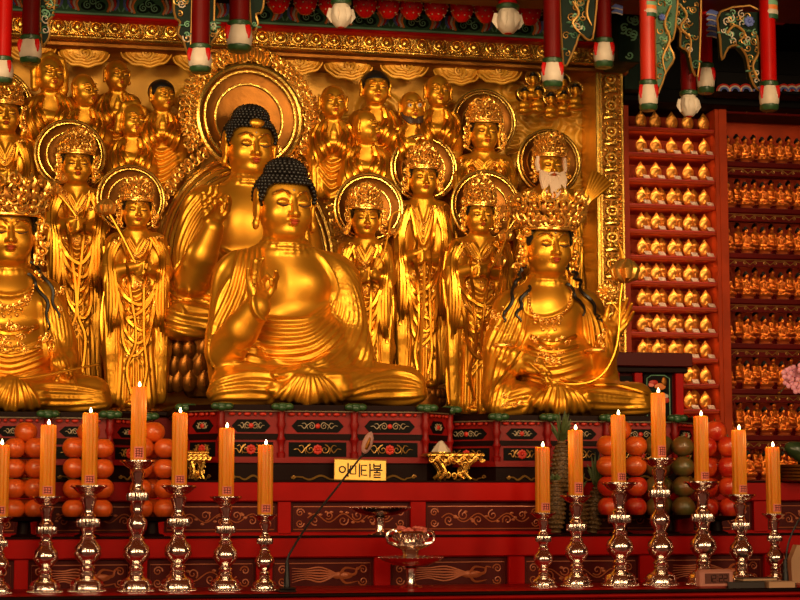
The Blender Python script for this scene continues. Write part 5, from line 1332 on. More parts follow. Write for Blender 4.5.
def votive(label, grp):
    t = thing('lotus_votive', label, 'votive', (0, 0, -50), .30, grp)
    S_ = SDF(); S_.ell((0, .4, 6.6), (6.4, 2.6, 6.2), 1); S_.cone((0, .6, 10), (0, .8, 16.8), 4.0, .3, 2.5)
    v, q = S_.run(.6); k = .0076
    link('bud_shell', qmesh('bud_shell', v*k, q, M['bud']), t)
    S_ = SDF(); S_.ell((0, -1.9, 8.9), (1.4, 1.3, 1.6), .4); S_.ell((0, -1.7, 5.4), (2.4, 1.4, 2.5), .8); S_.ell((0, -1.9, 2.8), (3.7, 1.6, 1.3), .8)
    v, q = S_.run(.5); link('seated_relief', qmesh('seated_relief', v*k, q, M['bud']), t)
    mb = MB(); mb.lathe([(3.0*k, 0), (3.6*k, 1.0*k), (2.9*k, 1.9*k), (0, 2.0*k)], (0, 0, 0), 14); mb.build('foot', M['minibase'], t)
    return t
def card(t, dx):
    mb = MB(); k = .0076; mb.box((dx-3.6*k, -.25*k, 0), (dx+3.6*k, .25*k, 4.2*k), .0008); v = mb.v[-1]; mb.v[-1] = np.stack([v[:, 0], -7.4*k+v[:, 1]+v[:, 2]*.55, .3*k+v[:, 2]*.85], 1); mb.build('name_card', M['card'], t)
gA = 'golden lotus-bud votives with name cards'
pA = votive('', gA); card(pA, .010); pB = votive('', 'golden lotus-bud votives of the front row without card'); pC = votive('', 'golden lotus-bud votives of the back row')
first = {}
def put(pr, loc, label):
    if pr.name not in first: first[pr.name] = 1; pr.location = loc; pr['label'] = label
    else: dup(pr, loc, label)
colx = [641.5, 656, 672.5, 688.5, 704.5]; cn = ['left end', 'second place', 'middle', 'fourth place', 'right end']
rj = random.Random(3)
for i, y in enumerate(rows[:-1]):
    z = PZ(y, YS, 640)
    for j, px in enumerate(colx):
        if i >= 9 and px < 684 - (i == 9)*30: 
            if i > 9: continue
        sh = .35*(i-2) if i < 9 else 2.2
        x = PX(px+sh*.8, YS+.065, y)
        lab = 'golden lotus-bud votive%s, %s of the %s shelf from the top' % (' with white card' if i else '', cn[j], ORD[i])
        put(pA if i else pB, (x, YS+.065+rj.uniform(-.008, .008), z+.0005), lab)
        if i >= 3 and j < 4:
            put(pC, (PX(px+sh*.8+5, YS+.19, y), YS+.19, z+.0285), 'golden lotus-bud votive behind the one at the %s of the %s shelf' % (cn[j], ORD[i]))
# statuette cabinet
xa, xb = PX(726, YS, 250), PX(850, YS, 250); zt = PZ(104, YS, 727)
t = thing('statuette_cabinet', 'dark red cabinet at the right edge with rows of small seated figures', 'cabinet', ((xa+xb)/2, YS+.2, Z2))
WB(t, (xa, YS+.42, Z2), (xb, YS+.46, zt), 'back_board', M['cab'], 0)
WB(t, (xa-.045, YS-.03, Z2), (xa+.012, YS+.46, zt+.02), 'side_board', M['cab'], .006); WB(t, (xa-.045, YS-.04, zt), (xb, YS+.46, zt+.05), 'top_board', M['redd'], .006)
rows2 = [161, 207, 252.5, 298, 343, 388.5, 435, 480]
for i, y in enumerate(rows2):
    z = PZ(y, YS, 730); WB(t, (xa+.013, YS, z-.035), (xb, YS+.42, z), 'shelf', M['redd'], .004)
    WB(t, (xa+.013, YS+.20, z), (xb, YS+.42, z+.056), 'riser', M['redd'], .003)
for i, y in enumerate([107]+rows2[:-1]):
    z = PZ(y, YS, 730)-.036 if i else zt-.004; v_ = WB(t, (xa+.013, YS+.015, z-.055), (xb, YS+.03, z), 'valance', M['redd'], .002)
    mb = MB(); n = 12; L_ = xb-xa-.03
    for k in range(n):
        x = xa+.03+L_*(k+.5)/n; mb.spiral((x, YS+.013, z-.030), .014, 1.4, .0030, 0 if k % 2 else math.pi, 1 if k % 2 else -1, n=12)
        mb.tube([(x-L_/n/2, YS+.013, z-.030+.012*(1 if k % 2 else -1)), (x, YS+.013, z-.014), (x+L_/n/2, YS+.013, z-.030-.012*(1 if k % 2 else -1))], .0026, 5)
    mb.tube([(xa+.02, YS+.013, z-.008), (xb, YS+.013, z-.008)], .0022, 5); o = np.array(t.location); mb.v = [v-o for v in mb.v]; mb.build('valance_carving', M['gline'], v_)
def statuette(label, grp):
    t = thing('small_seated_figure', label, 'figurine', (0, 0, -50), .26, grp); k = .0076
    S_ = SDF(); S_.ell((0, 0, 21.0), (2.6, 2.7, 3.2), .5); S_.cone((0, 0, 18), (0, 0, 16), 1.3, 1.6, 1)
    S_.ell((0, 0, 12.5), (4.2, 3.0, 4.6), 1.5); S_.chain([(-1, 0, 16), (-4.4, -.2, 14.6), (-5.3, -1.5, 9.5)], [1.9, 1.9, 1.6], 1); S_.chain([(1, 0, 16), (4.4, -.2, 14.6), (5.3, -1.5, 9.5)], [1.9, 1.9, 1.6], 1)
    S_.cone((-5.3, -1.8, 9.4), (-.5, -4.6, 8.2), 1.6, 1.1, .8); S_.cone((5.3, -1.8, 9.4), (.5, -4.6, 8.2), 1.6, 1.1, .8)
    S_.cone((-2, -1, 6.4), (-7.2, -3, 5.2), 2.4, 1.9, 1.2); S_.cone((2, -1, 6.4), (7.2, -3, 5.2), 2.4, 1.9, 1.2); S_.cone((-7, -3.2, 5), (2, -6, 5), 1.8, 1.3, 1); S_.cone((7, -3.2, 5), (-2, -5.8, 5.2), 1.8, 1.3, 1)
    S_.ell((0, -2.8, 20.6), (.5, .6, .8), .4); S_.chain([(-2.5, -3, 14.4), (0, -3.5, 11), (2.6, -3, 9.8)], .55, .4)
    v, q = S_.run(.62); v[:, 0] *= .80; link('body', qmesh('body', v*k, q, M['mini']), t)
    S_ = SDF(); S_.ell((0, .5, 22.2), (2.85, 2.8, 2.6), .4); S_.ell((0, .4, 24.7), (1.5, 1.5, 1.2), .6); S_.cut((0, -3.2, 20.2), (2.6, 2.4, 2.3), .2)
    v, q = S_.run(.5); v[:, 0] *= .95; link('hair', qmesh('hair', v*k, q, M['black']), t)
    mb = MB(); mb.lathe([(6.4*k, 0), (6.8*k, 1.0*k), (5.9*k, 2.0*k), (6.9*k, 3.2*k), (0, 3.3*k)], (0, 0, 0), 18); mb.v[-1] *= np.array([.9, .8, 1]); mb.v[-1][:, 1] -= 1.6*k; mb.build('lotus_seat', M['minibase'], t)
    return t
sF = statuette('', 'small seated figures in the front rows'); sR = statuette('', 'small seated figures in the back rows')
fx = [727.5, 745, 762.5, 780, 797.5, 815]; bx = [737, 754, 771, 788.5, 806]
pl = ['left end', 'second place', 'third place', 'fourth place', 'fifth place', 'sixth place']
for i, y in enumerate(rows2):
    z = PZ(y, YS, 730)
    for j, px in enumerate(fx[:5]):
        put(sF, (PX(px+.5*i*(j > 0), YS+.09, y), YS+.09, z+.0005), 'small golden seated figure, %s of the front row, %s shelf of right cabinet' % (pl[j].replace(' place', ''), ORD[i]))
    for j, px in enumerate(bx[:4]):
        put(sR, (PX(px+.5*i, YS+.29, y), YS+.29, z+.0565), 'small golden seated figure, %s of the back row, %s shelf of right cabinet' % (pl[j].replace(' place', ''), ORD[i]))

# painted wooden pedestal box between the right crowned statue and the shelves
Yp = 10.3
t = thing('painted_stand', 'dark red stand with a painted bird panel left of the votive shelves', 'stand', (PX(655, Yp), Yp+.15, Z2)); o = np.array(t.location)
xL, xR = PX(612, Yp), PX(688, Yp)
z = lambda y: PZ(y, Yp, 650)
WB(t, (xL, Yp+.05, Z2), (xR-.02, Yp+.45, z(370)), 'core', M['redd'], 0)
WB(t, (xL-.02, Yp-.04, z(367)), (xR+.02, Yp+.45, z(353)), 'top_board', M['sunk'], .006); WB(t, (xL, Yp-.01, z(373)), (xR, Yp+.45, z(367)), 'lower_molding', M['dark'], .006)
for px in (616, 639, 680): WB(t, (PX(px-4, Yp), Yp, Z2), (PX(px+4, Yp), Yp+.06, z(372)), 'post', M['red'], .006)
pn = WB(t, (PX(646, Yp), Yp+.03, z(430)), (PX(674, Yp), Yp+.055, z(373)), 'painted_panel', M['black'], 0)
mb = MB(); c = (PX(660, Yp)-o[0], Yp+.028-o[1], z(391)-o[2])
w = .074; mb.tube([(c[0]-w, c[1], c[2]-.2), (c[0]-w, c[1], c[2]+.08), (c[0]-w+.03, c[1], c[2]+.1), (c[0]+w-.03, c[1], c[2]+.1), (c[0]+w, c[1], c[2]+.08), (c[0]+w, c[1], c[2]-.2)], .0035, 5); mb.build('panel_border', M['teal'], pn)
for (dx, dz, rx, rz_, m_) in ((-.03, .055, .03, .016, 'redb'), (-.045, .04, .02, .014, 'pink'), (.012, .03, .038, .022, 'orange'), (.04, .06, .018, .03, 'deep'), (-.02, .005, .04, .016, 'dgreen'), (.02, -.03, .05, .02, 'white'), (.045, -.055, .03, .018, 'redb'), (-.02, -.06, .034, .03, 'dgreen')):
    mb = MB(); mb.sphere((c[0]+dx, c[1], c[2]+dz), (rx, .005, rz_), 2); mb.build('painted_bird', M[m_], pn)
pn = WB(t, (PX(621, Yp), Yp+.03, z(430)), (PX(634.5, Yp), Yp+.055, z(376)), 'painted_panel', M['black'], 0)
mb = MB(); mb.spiral((PX(628, Yp)-o[0], Yp+.028-o[1], z(386)-o[2]), .028, 1.2, .006, 1); mb.build('panel_scroll', M['orange'], pn)

# strip lamps under the shelves
def strip(name, x0, x1, Y, z, power):
    l = bpy.data.lights.new(name, 'AREA'); l.shape = 'RECTANGLE'; l.size = x1-x0; l.size_y = .02; l.energy = power; l.color = (1, .62, .30)
    o = bpy.data.objects.new(name, l); COL.objects.link(o); o.location = ((x0+x1)/2, Y, z); o.rotation_euler = (math.radians(28), 0, 0)
va, vb = PX(630, YS, 250), PX(717, YS, 250)
for y in ([101]+rows)[:-1]: strip('shelf_lamp', va+.02, vb-.03, YS+.02, PZ(y, YS, 640)-.034, .42)
va, vb = PX(728, YS, 250), PX(850, YS, 250)
for y in [107]+rows2[:-1]: strip('shelf_lamp', va+.02, vb-.02, YS+.05, PZ(y, YS, 730)-.05, .6)
# ---------------------------------------------------------------- painted canopy above
def relto(t, mb): o = np.array(t.location); mb.v = [v-o for v in mb.v]; return mb
def hang_post(label, px, ytop, ybud, yend, wpx, Y, m='red', turned=False):
    k = SCL(px, ybud, Y); b = P(px, yend, Y); H_ = (yend-ybud)*k; t = thing('hanging_post', label, 'post', b, 0, 'hanging canopy posts with lotus-bud ends')
    r = wpx*k/2; z1 = H_; z2 = (yend-ytop)*k
    mb = MB(); mb.lathe([(r, z1), (r, z2), (0, z2)], (0, 0, 0), 12); mb.build('shaft', M[m], t)
    R_ = r*1.22; mb = MB()
    if not turned:
        mb.lathe([(0, H_*.12), (R_*.72, H_*.12), (R_*1.02, H_*.30), (R_*1.08, H_*.55), (R_*.96, H_*.80), (R_*.82, H_*.96), (0, H_*.97)], (0, 0, 0), 32, flute=(6, .05)); mb.build('lotus_bud', M['white'], t)
        mb = MB(); mb.lathe([(0, 0), (R_*.8, H_*.01), (R_*.98, H_*.08), (R_*1.02, H_*.20), (R_*.90, H_*.24), (0, H_*.24)], (0, 0, 0), 24, flute=(7, .08)); mb.build('green_cap', M['leaf'], t)
        mb = MB()
        for a in (-.95, -2.7):
            c = np.array([math.cos(a), math.sin(a), 0]); u = np.array([-math.sin(a), math.cos(a), 0]); q = [c*R_*(1.09 if 0 < j < 3 else .98)+np.array([0, 0, H_*(.92-.16*j)]) for j in range(4)]
            mb.tube(q, [R_*.20, R_*.22, R_*.20, R_*.16], 8, flat=.35)
        mb.build('red_tongue', M['red'], t)
    else:
        mb.lathe([(0, 0), (R_*.5, H_*.03), (R_*.95, H_*.25), (R_*1.05, H_*.5), (R_*.9, H_*.8), (R_*.7, H_*.96), (0, H_*.97)], (0, 0, 0), 32, flute=(5, .06)); mb.build('lotus_bud', M['white'], t)
        mb = MB()
        for i in range(6):
            a = i*1.047; c = np.array([math.cos(a), math.sin(a), 0])
            mb.tube([c*R_*.92+np.array([0, 0, H_*.75]), c*R_*1.1+np.array([0, 0, H_*.45]), c*R_*.9+np.array([0, 0, H_*.2])], [R_*.28, R_*.30, R_*.06], 8, flat=.4)
        mb.build('bud_petal', M['white'], t)
        mb = MB(); mb.lathe([(0, -.004), (R_*.3, H_*.0), (R_*.42, H_*.10), (0, H_*.12)], (0, 0, 0), 12); mb.build('red_tip', M['red'], t)
    mb = MB(); mb.lathe([(R_*.7, H_*.90), (R_*1.0, H_*.95), (R_*1.0, H_*1.08), (R_*.8, H_*1.14), (0, H_*1.15)], (0, 0, 0), 20, flute=(8, .06)); mb.build('green_collar', M['leaf'], t)
    return t
hang_post('red hanging post with white bud end at the far left edge of the canopy', 3, -62, 60, 84, 15, 8.9, 'red')
hang_post('dark red hanging post with pale bud end, second from the left', 30, -62, 39, 64, 17, 9.3, 'redd')
hang_post('dark red hanging post with pale bud end over the left of the great halo', 200, -62, 48, 73, 18, 9.0, 'redd')
hang_post('dark red hanging post with shorter drop, right of the one at the great halo', 239, -62, 25, 52, 20, 9.4, 'redd')
hang_post('small pale lotus bud hanging at the top, above the centre of the lotus beam', 341, -62, 3, 28, 17, 9.6, turned=True)
hang_post('small pale lotus bud hanging at the top, over the right part of the lotus beam', 508, -62, 8, 34, 19, 9.6, turned=True)
hang_post('dark red hanging post with pale bud before the tiny cloud figures', 552.5, -62, 62, 88, 17, 9.1, 'redd')
hang_post('red hanging post with pale bud above the corner of the gilded frame', 604, -62, 42, 68, 16, 9.4, 'redd')
hang_post('bright orange-red hanging post with white bud, left of the green bracket', 648.5, -62, 84, 111, 15, 9.0, 'redb')
hang_post('dark red hanging post ending in a drooping white lotus', 689, -62, 94, 117, 15, 9.3, 'redd', True)
hang_post('red hanging post with pale bud and dark foot, behind the drooping lotus', 706, -62, 67, 94, 14, 9.6)
hang_post('bright red hanging post with white bud at the right, before the small figures', 769.5, -62, 85, 111, 15.5, 9.1, 'red')
# painted bands at the heads of two posts
def ring_band(label, px, y0, y1, wpx, Y):
    k = SCL(px, y0, Y); b = P(px, y1, Y); t = thing('painted_collar', label, 'collar', b); r = wpx*k/2*1.07; h = (y1-y0)*k
    for i, m_ in enumerate(('green', 'white', 'orange', 'teal')):
        mb = MB(); mb.lathe([(0, h*i/4), (r, h*i/4), (r*(1.05 if i == 1 else 1), h*(i+.5)/4), (r, h*(i+1)/4), (0, h*(i+1)/4)], (0, 0, 0), 16); mb.build('painted_band', M[m_], t)
ring_band('striped green and white collar on the orange-red hanging post', 648.5, 3, 18, 15, 9.0)
ring_band('striped green and white collar on the right hanging post', 769.5, 2, 20, 15.5, 9.1)
# carved brackets: leafy openwork board with gilt-edged scrolls
def bracket(label, outline, Y, seed, m='dgreen', scrolls=(), flowers=(), edge='gline', dep=.05, n=8):
    n *= 3
    o = P(outline[0][0], outline[0][1], Y); t = thing('carved_bracket', label, 'bracket', o); 
    W2 = lambda p: (P(p[0], p[1], Y)[0]-o[0], P(p[0], p[1], Y)[2]-o[2])
    pts = [W2(p) for p in outline]; mb = MB(); mb.slab(pts, 0, dep); bd_ = mb.build('board', M[m], t, False)
    mb = MB(); mb.tube([(x, -.004, z) for x, z in smooth_path([np.array(q) for q in pts], 3, True)], .0065, 5, closed=True); mb.build('gilt_edge', M[edge], bd_)
    rnd = random.Random(seed); xs = [p[0] for p in outline]; ys = [p[1] for p in outline]; mbs = {k: MB() for k in ('teal', 'orange', 'gline', 'green', 'white')}; c = 0
    def inside(x, y):
        r = False; j = len(outline)-1
        for i in range(len(outline)):
            (xi, yi), (xj, yj) = outline[i], outline[j]
            if (yi > y) != (yj > y) and x < (xj-xi)*(y-yi)/(yj-yi)+xi: r = not r
            j = i
        return r
    for _ in range(400):
        x, y = rnd.uniform(min(xs), max(xs)), rnd.uniform(min(ys), max(ys))
        if not (inside(x, y) and inside(x-3, y) and inside(x+3, y)): continue
        q = W2((x, y)); kd = rnd.choice(('gline', 'gline', 'green', 'teal', 'white') if m != 'green' else ('gline', 'gline', 'teal', 'green'))
        mbs[kd].spiral((q[0], -.008, q[1]), rnd.uniform(.014, .028), rnd.uniform(.9, 1.4), .004, rnd.uniform(0, 6.3), rnd.choice((-1, 1)), n=12)
        if rnd.random() < .5: a = rnd.uniform(0, 6.3); mbs['green'].sphere((q[0]+.03*math.cos(a), -.004, q[1]+.03*math.sin(a)), (.020, .010, .009), 1)
        c += 1
        if c >= n: break
    for kd, b in mbs.items():
        if b.n: b.build('scroll', M[kd], bd_)
    for s in scrolls:
        mb = MB(); mb.tube(smooth_path([np.array([W2(p)[0], -.012, W2(p)[1]]) for p in s], 5), [.007, .009, .004], 6); mb.build('cloud_scroll', M['gline'], bd_)
    for (x, y, r, kd) in flowers:
        mb = MB(); q = W2((x, y)); k = SCL(x, y, Y)
        for i in range(7): a = i*.9; mb.sphere((q[0]+r*k*.55*math.cos(a), -.016, q[1]+r*k*.55*math.sin(a)), (r*k*.4, .012, r*k*.4), 1)
        mb.sphere((q[0], -.022, q[1]), r*k*.35, 1); mb.build('flower', M[kd], bd_)
    return t
bracket('dark carved bracket beside the second left hanging post', [(40, -46), (57, -46), (54, 10), (48, 22), (50, 34), (45, 44), (41, 40)], 9.34, 1, 'dgreen', n=7)
bracket('dark carved bracket left of the hanging post at the great halo', [(174, -46), (191, -46), (191, 46), (187, 52), (183, 40), (178, 34), (180, 22), (174, 12)], 9.04, 2, n=9)
bracket('dark carved bracket right of the hanging post at the great halo', [(209, -46), (216, -46), (214, 20), (218, 32), (212, 42), (209, 46)], 9.04, 3, n=5)
bracket('dark carved bracket right of the shorter hanging post', [(250, -46), (266, -46), (263, 8), (256, 14), (258, 24), (251, 30)], 9.44, 4, n=6)
bracket('wide dark carved bracket with pale scrolls between two right-hand hanging posts', [(561, -46), (596, -46), (594, 30), (588, 40), (580, 34), (576, 44), (570, 58), (565, 66), (562, 52)], 9.2, 5, n=16, scrolls=[[(572, 2), (578, 14), (572, 24), (580, 34)], [(588, 0), (586, 14), (591, 26)]])
bracket('bright green carved bracket beside the orange-red hanging post', [(656, -46), (678, -46), (675, 30), (669, 44), (674, 58), (666, 72), (660, 88), (656, 84)], 9.05, 6, 'green', n=18, flowers=[(661, 18, 4, 'blue')], scrolls=[[(670, 6), (664, 24), (669, 40), (662, 58), (665, 74)]])
bracket('tall dark carved bracket over the drooping lotus', [(674, -46), (699, -46), (699, 66), (693, 72), (688, 52), (680, 46), (680, 30), (671, 20), (672, 4)], 9.18, 7, n=16, scrolls=[[(678, 4), (686, 16), (680, 28), (690, 40), (688, 58)]])
bracket('carved arched bracket with blue flower left of the bright red right post', [(720, 12), (762, 12), (762, 84), (756, 88), (750, 76), (746, 56), (738, 46), (728, 48), (722, 60), (720, 40)], 9.15, 8, n=14, flowers=[(748, 22, 6, 'blue')], scrolls=[[(726, 34), (734, 26), (744, 34), (738, 42)], [(756, 36), (758, 52), (752, 66), (757, 80)]])
# blue fan-like bracket ends
def fan_end(label, px, py, n, Y, s=1.):
    o = P(px, py, Y); t = thing('bracket_arm', label, 'bracket', o); k = SCL(px, py, Y)
    for i in range(n):
        mb = MB(); z = -i*5.2*k*s; mb.tube([(5*k, 0, z), (-2*k, -.01, z+1.4*k), (-7*k, -.02, z-1.2*k)], [3.0*k*s, 2.8*k*s, 1.2*k*s], 8, flat=.6); f_ = mb.build('blue_tongue', M['blue'], t)
        mb = MB(); mb.tube([(5*k, -.012, z-2.5*k*s), (-2*k, -.022, z-1.4*k*s), (-7.6*k, -.03, z-1.8*k*s)], .7*k, 5); mb.build('white_rim', M['white'], f_)
fan_end('blue stepped bracket arm left of the arched bracket', 712, 14, 5, 9.45, 1.05)
fan_end('blue and white bracket arm above the gilded frame corner', 617, 8, 2, 9.5, .9)
# painted beams
def beam(name, label, x0, y0, x1, y1, Y, dep, m, seed=None, cell=None):
    t = thing(name, label, 'beam', P((x0+x1)/2, y1, Y)); mb = MB(); bpx(mb, x0, y0, x1, y1, Y, dep, .006); relto(t, mb).build('timber', M[m], t); return t
Yb = 10.53; t = thing('painted_beam', 'green painted beam with cloud scrolls above the gilded lotus beam', 'beam', (1, Yb, PZ(28, Yb, 348))); za, zb_ = PZ(29, Yb, 348), PZ(9, Yb, 348); XL, XR = -1.6, PX(632, Yb, 20)
WB(t, (XL, Yb, za), (XR, Yb+.4, zb_), 'timber', M['green'], .006); WB(t, (XL, Yb-.02, za-.022), (XR, Yb+.3, za), 'red_fillet', M['red'], .005); WB(t, (XL, Yb-.012, za+.002), (XR, Yb+.02, za+.016), 'white_fillet', M['teal'], .003)
o = np.array(t.location); cw = .335; n = int((XR-XL)/cw); h = zb_-za
parts = {k: MB() for k in ('teal', 'orange', 'white', 'redb', 'blue', 'dgreen')}
for i in range(n):
    x = XL+cw*(i+.5); z = za+h*.55
    for (dx, dz) in ((0, .12), (-.035, -.08), (.035, -.08)): parts['dgreen'].sphere((x+dx, Yb, z+dz*h), (.042, .012, h*.24), 2); parts['teal'].spiral((x+dx, Yb-.012, z+dz*h), h*.20, 1.5, .004, 1.5, 1, n=16)
    for s in (-1, 1):
        for j, c_ in enumerate(('orange', 'white', 'redb', 'blue')):
            parts[c_].tube(smooth_path([np.array([x+s*(.085+.014*j), Yb-.002, za+h*(.20+.04*j)]), np.array([x+s*(.10+.016*j), Yb-.004, za+h*.55]), np.array([x+s*(.08+.022*j), Yb-.002, za+h*.92])], 4), .008, 5)
        parts['teal'].tube([(x+s*.16, Yb-.002, za+h*.25), (x+s*.12, Yb-.002, za+h*.9)], .005, 5)
for c_, b in parts.items(): b.v = [v-o for v in b.v]; b.build('painted_scroll', M[c_], t)
beam('dark_beam', 'black lintel above the red shelves', 624, 92, 860, 106, 10.85, .5, 'black')
t = beam('patterned_beam', 'green patterned beam end beside the gilded frame top', 618, 14, 640, 62, 10.2, .3, 'dgreen')
mb = MB(); o = np.array(t.location); rnd = random.Random(9)
for i in range(9): q = P(rnd.uniform(622, 637), rnd.uniform(18, 58), 10.19); mb.spiral(q, .028, 1.2, .006, rnd.uniform(0, 6), 1, n=12)
relto(t, mb).build('painted_scroll', M['teal'], t)
beam('red_crossbeam', 'red crossbeam at the top over the arched bracket', 716, -4, 800, 12, 9.6, .25, 'red')
beam('dark_green_beam', 'dark green beam end above the shelves beside the frame', 624, 60, 646, 90, 10.7, .2, 'dgreen')
t = beam('scalloped_beam', 'dark beam painted with grey and red scallops behind the right hanging posts', 716, 74, 840, 94, 10.6, .2, 'black'); o = np.array(t.location)
for i, px in enumerate((724, 735, 746, 757, 784, 792, 800)):
    for j, (m_, r) in enumerate((('redb', .050), ('white', .038), ('blue', .026))):
        mb = MB(); q = P(px, 92, 10.59); mb.torus(q-np.array([0, .004*j, 0]), r, .006, 14, 5, 'y', .1, math.pi-.1); relto(t, mb).build('scallop', M[m_], t)
# dark inner ceiling of the canopy, and the red dotted lotus pendants under it
t = thing('canopy_eave', 'deep red eave board from which the canopy posts hang, above the picture', 'eave', (1.5, 9.2, 4.32))
WB(t, (-2.2, 8.75, 4.32), (5.8, 9.72, 4.5), 'board', M['redd'], .01)
t = thing('canopy_ceiling', 'dark canopy ceiling board behind the hanging lotus pendants', 'ceiling board', (1, 10.5, PZ(-8, 10.5))); o = np.array(t.location)
WB(t, (-1.7, 9.7, PZ(9, 10.5, 348)), (5.6, 11.4, PZ(-40, 10.5, 348)), 'board', M['black'], 0); WB(t, (PX(628, 10.9, 60), 10.95, PZ(90, 10.9, 640)), (5.6, 11.4, PZ(-40, 10.9, 640)), 'board', M['black'], 0)
pr = None; pn_ = ['at the left end', 'over the small left bud', 'right of the small left bud', 'fourth along the beam', 'fifth along the beam', 'sixth along the beam', 'seventh along the beam', 'left of the small right bud', 'right of the small right bud', 'last before the right brackets']
for i, px in enumerate((278, 305, 330, 365, 388, 411, 436, 462, 486, 530)):
    loc = P(px, 17+.046*(px-348), 10.0); l = 'red lotus pendant with white dots under the canopy, '+pn_[i]
    if pr is None:
        pr = thing('lotus_pendant', l, 'pendant', loc, 0, 'red dotted lotus pendants'); r = .075
        mb = MB(); mb.lathe([(0, 0), (.03, .006), (.065, .05), (r, .10), (.07, .15), (.055, .2), (0, .2)], (0, 0, 0), 24, flute=(5, .10)); mb.build('bloom', M['red'], pr)
        mb = MB()
        for a in np.linspace(-3, 0, 9):
            for j, (z, q) in enumerate(((.03, .052), (.06, .070), (.09, .076), (.12, .077), (.15, .072))):
                if (j+int(a*3)) % 2 == 0: mb.sphere((q*math.cos(a), q*math.sin(a), z), .0055, 1)
        mb.build('white_dots', M['wline'], pr)
    else: dup(pr, loc, l)
# ---------------------------------------------------------------- things on the altar
# gold name plate
Yn = 8.96; c = P(360, 481, Yn); t = thing('name_plate', 'small gold plaque with black Korean lettering at the foot of the central pedestal', 'sign', (c[0], Yn, Z2), 0); k = SCL(360, 470, Yn); t.rotation_euler = (D(-6), D(1.5), 0)
W_2, H2 = 26.5*k, 22*k
mb = MB(); mb.box((-W_2, -.004, 0), (W_2, .008, H2), .003); mb.build('plate', M['plate'], t)
mb = MB(); mb.tube([(-W_2, -.004, .003), (W_2, -.004, .003), (W_2, -.004, H2-.002), (-W_2, -.004, H2-.002)], .0035, 5, closed=True); mb.build('rim', M['gline'], t)
mb = MB(); mb.slab([(-.04, 0), (.04, 0), (.03, .06), (-.03, .06)], .010, .030); mb.build('back_foot', M['gline'], t)
lw = .0036
def glyph(x, strokes, rings):
    q = MB(); cw, ch = 11.2*k, 14*k; ox, oz = x*k-cw/2, H2*.5-ch/2-.001
    for s in strokes: q.tube([(ox+a*cw, -.006, oz+b*ch) for a, b in s], lw, 6, flat=.6)
    for (a, b, r) in rings: q.torus((ox+a*cw, -.006, oz+b*ch), r*cw, lw, 20, 6)
    q.build('letter', M['ink'], t)
bar = [(.86, 0), (.86, 1)]
glyph(-16.5, [bar, [(.86, .52), (1.08, .52)]], [(.34, .52, .27)])                                            # a
glyph(-5.3, [[(.08, .22), (.08, .80), (.56, .80), (.56, .22), (.08, .22)], [(.9, 0), (.9, 1)]], [])            # mi
glyph(5.9, [[(.58, .86), (.08, .86), (.08, .16), (.60, .16)], [(.08, .51), (.52, .51)], bar, [(.86, .52), (1.08, .52)]], [])   # ta
glyph(17.2, [[(.2, 1.0), (.2, .66)], [(.8, 1.0), (.8, .66)], [(.2, .84), (.8, .84)], [(.2, .66), (.8, .66)], [(0, .54), (1, .54)], [(.5, .54), (.5, .40)], [(.2, .36), (.8, .36), (.8, .19), (.2, .19), (.2, .02), (.82, .02)]], [])  # bul
# microphones
def gooseneck(label, base, pts, Y, headm=None):
    b = P(base[0], base[1], Y); z = ZT; t = thing('microphone', label, 'microphone', (b[0], Y, z)); o = np.array((b[0], Y, z)); k = SCL(base[0], base[1], Y)
    mb = MB(); mb.box((-9*k, -.06, 0), (9*k, .06, .012), .006); mb.box((-11*k+.02, -.05, .012), (9*k, .05, .022), .006); mb.build('base', M['mic'], t)
    mb = MB(); q = [P(*p)-o for p in pts]; mb.lathe([(.016, .02), (.015, .05), (.011, .085), (.009, .13), (0, .132)], (q[0][0], 0, 0), 14); mb.build('holder', M['mic'], t)
    mb = MB(); mb.tube(smooth_path(q, 6), [.0062, .005, .0045], 8); mb.build('gooseneck', M['mic'], t)
    return t, q, k
t, q, k = gooseneck('black gooseneck microphone rising diagonally from the table before the pedestal', (286, 592), [(287, 583, 7.92), (287, 562, 7.92), (293, 548, 7.93), (310, 522, 7.97), (335, 490, 8.02), (360, 458, 8.06), (364, 453, 8.07)], 7.92)
e = q[-1]; mb = MB(); kk = k; d = np.array([.35, 0, 1.]); d /= np.linalg.norm(d)
prof = [(0, -1), (3.2, 1), (5.0, 6), (5.6, 12), (4.6, 18), (2.4, 22), (0, 24)]; v = []; mb.lathe([(r*kk, h*kk) for r, h in prof], (0, 0, 0), 18)
ang = math.atan2(d[0], d[2]); ca, sa = math.cos(ang), math.sin(ang); Rm = np.array([[ca, 0, sa], [0, 1, 0], [-sa, 0, ca]]); mb.v = [x@Rm.T+e for x in mb.v]; hd = mb.build('pink_windscreen', M['foam'], t)
mb = MB(); mb.tube([e+d*kk*4+np.array([0, -4.4*kk, 0]), e+d*kk*10+np.array([0, -5.8*kk, 0]), e+d*kk*17+np.array([0, -5.0*kk, 0])], [1.6*kk, 2.2*kk, .8*kk], 8, flat=.5); mb.build('dark_mark', M['deep'], hd)
gooseneck('second black gooseneck microphone at the far right, before the last candlestick', (784, 590), [(785.5, 578, 7.86), (786, 562, 7.86), (788, 545, 7.86), (796, 525, 7.86), (812, 500, 7.88)], 7.86)
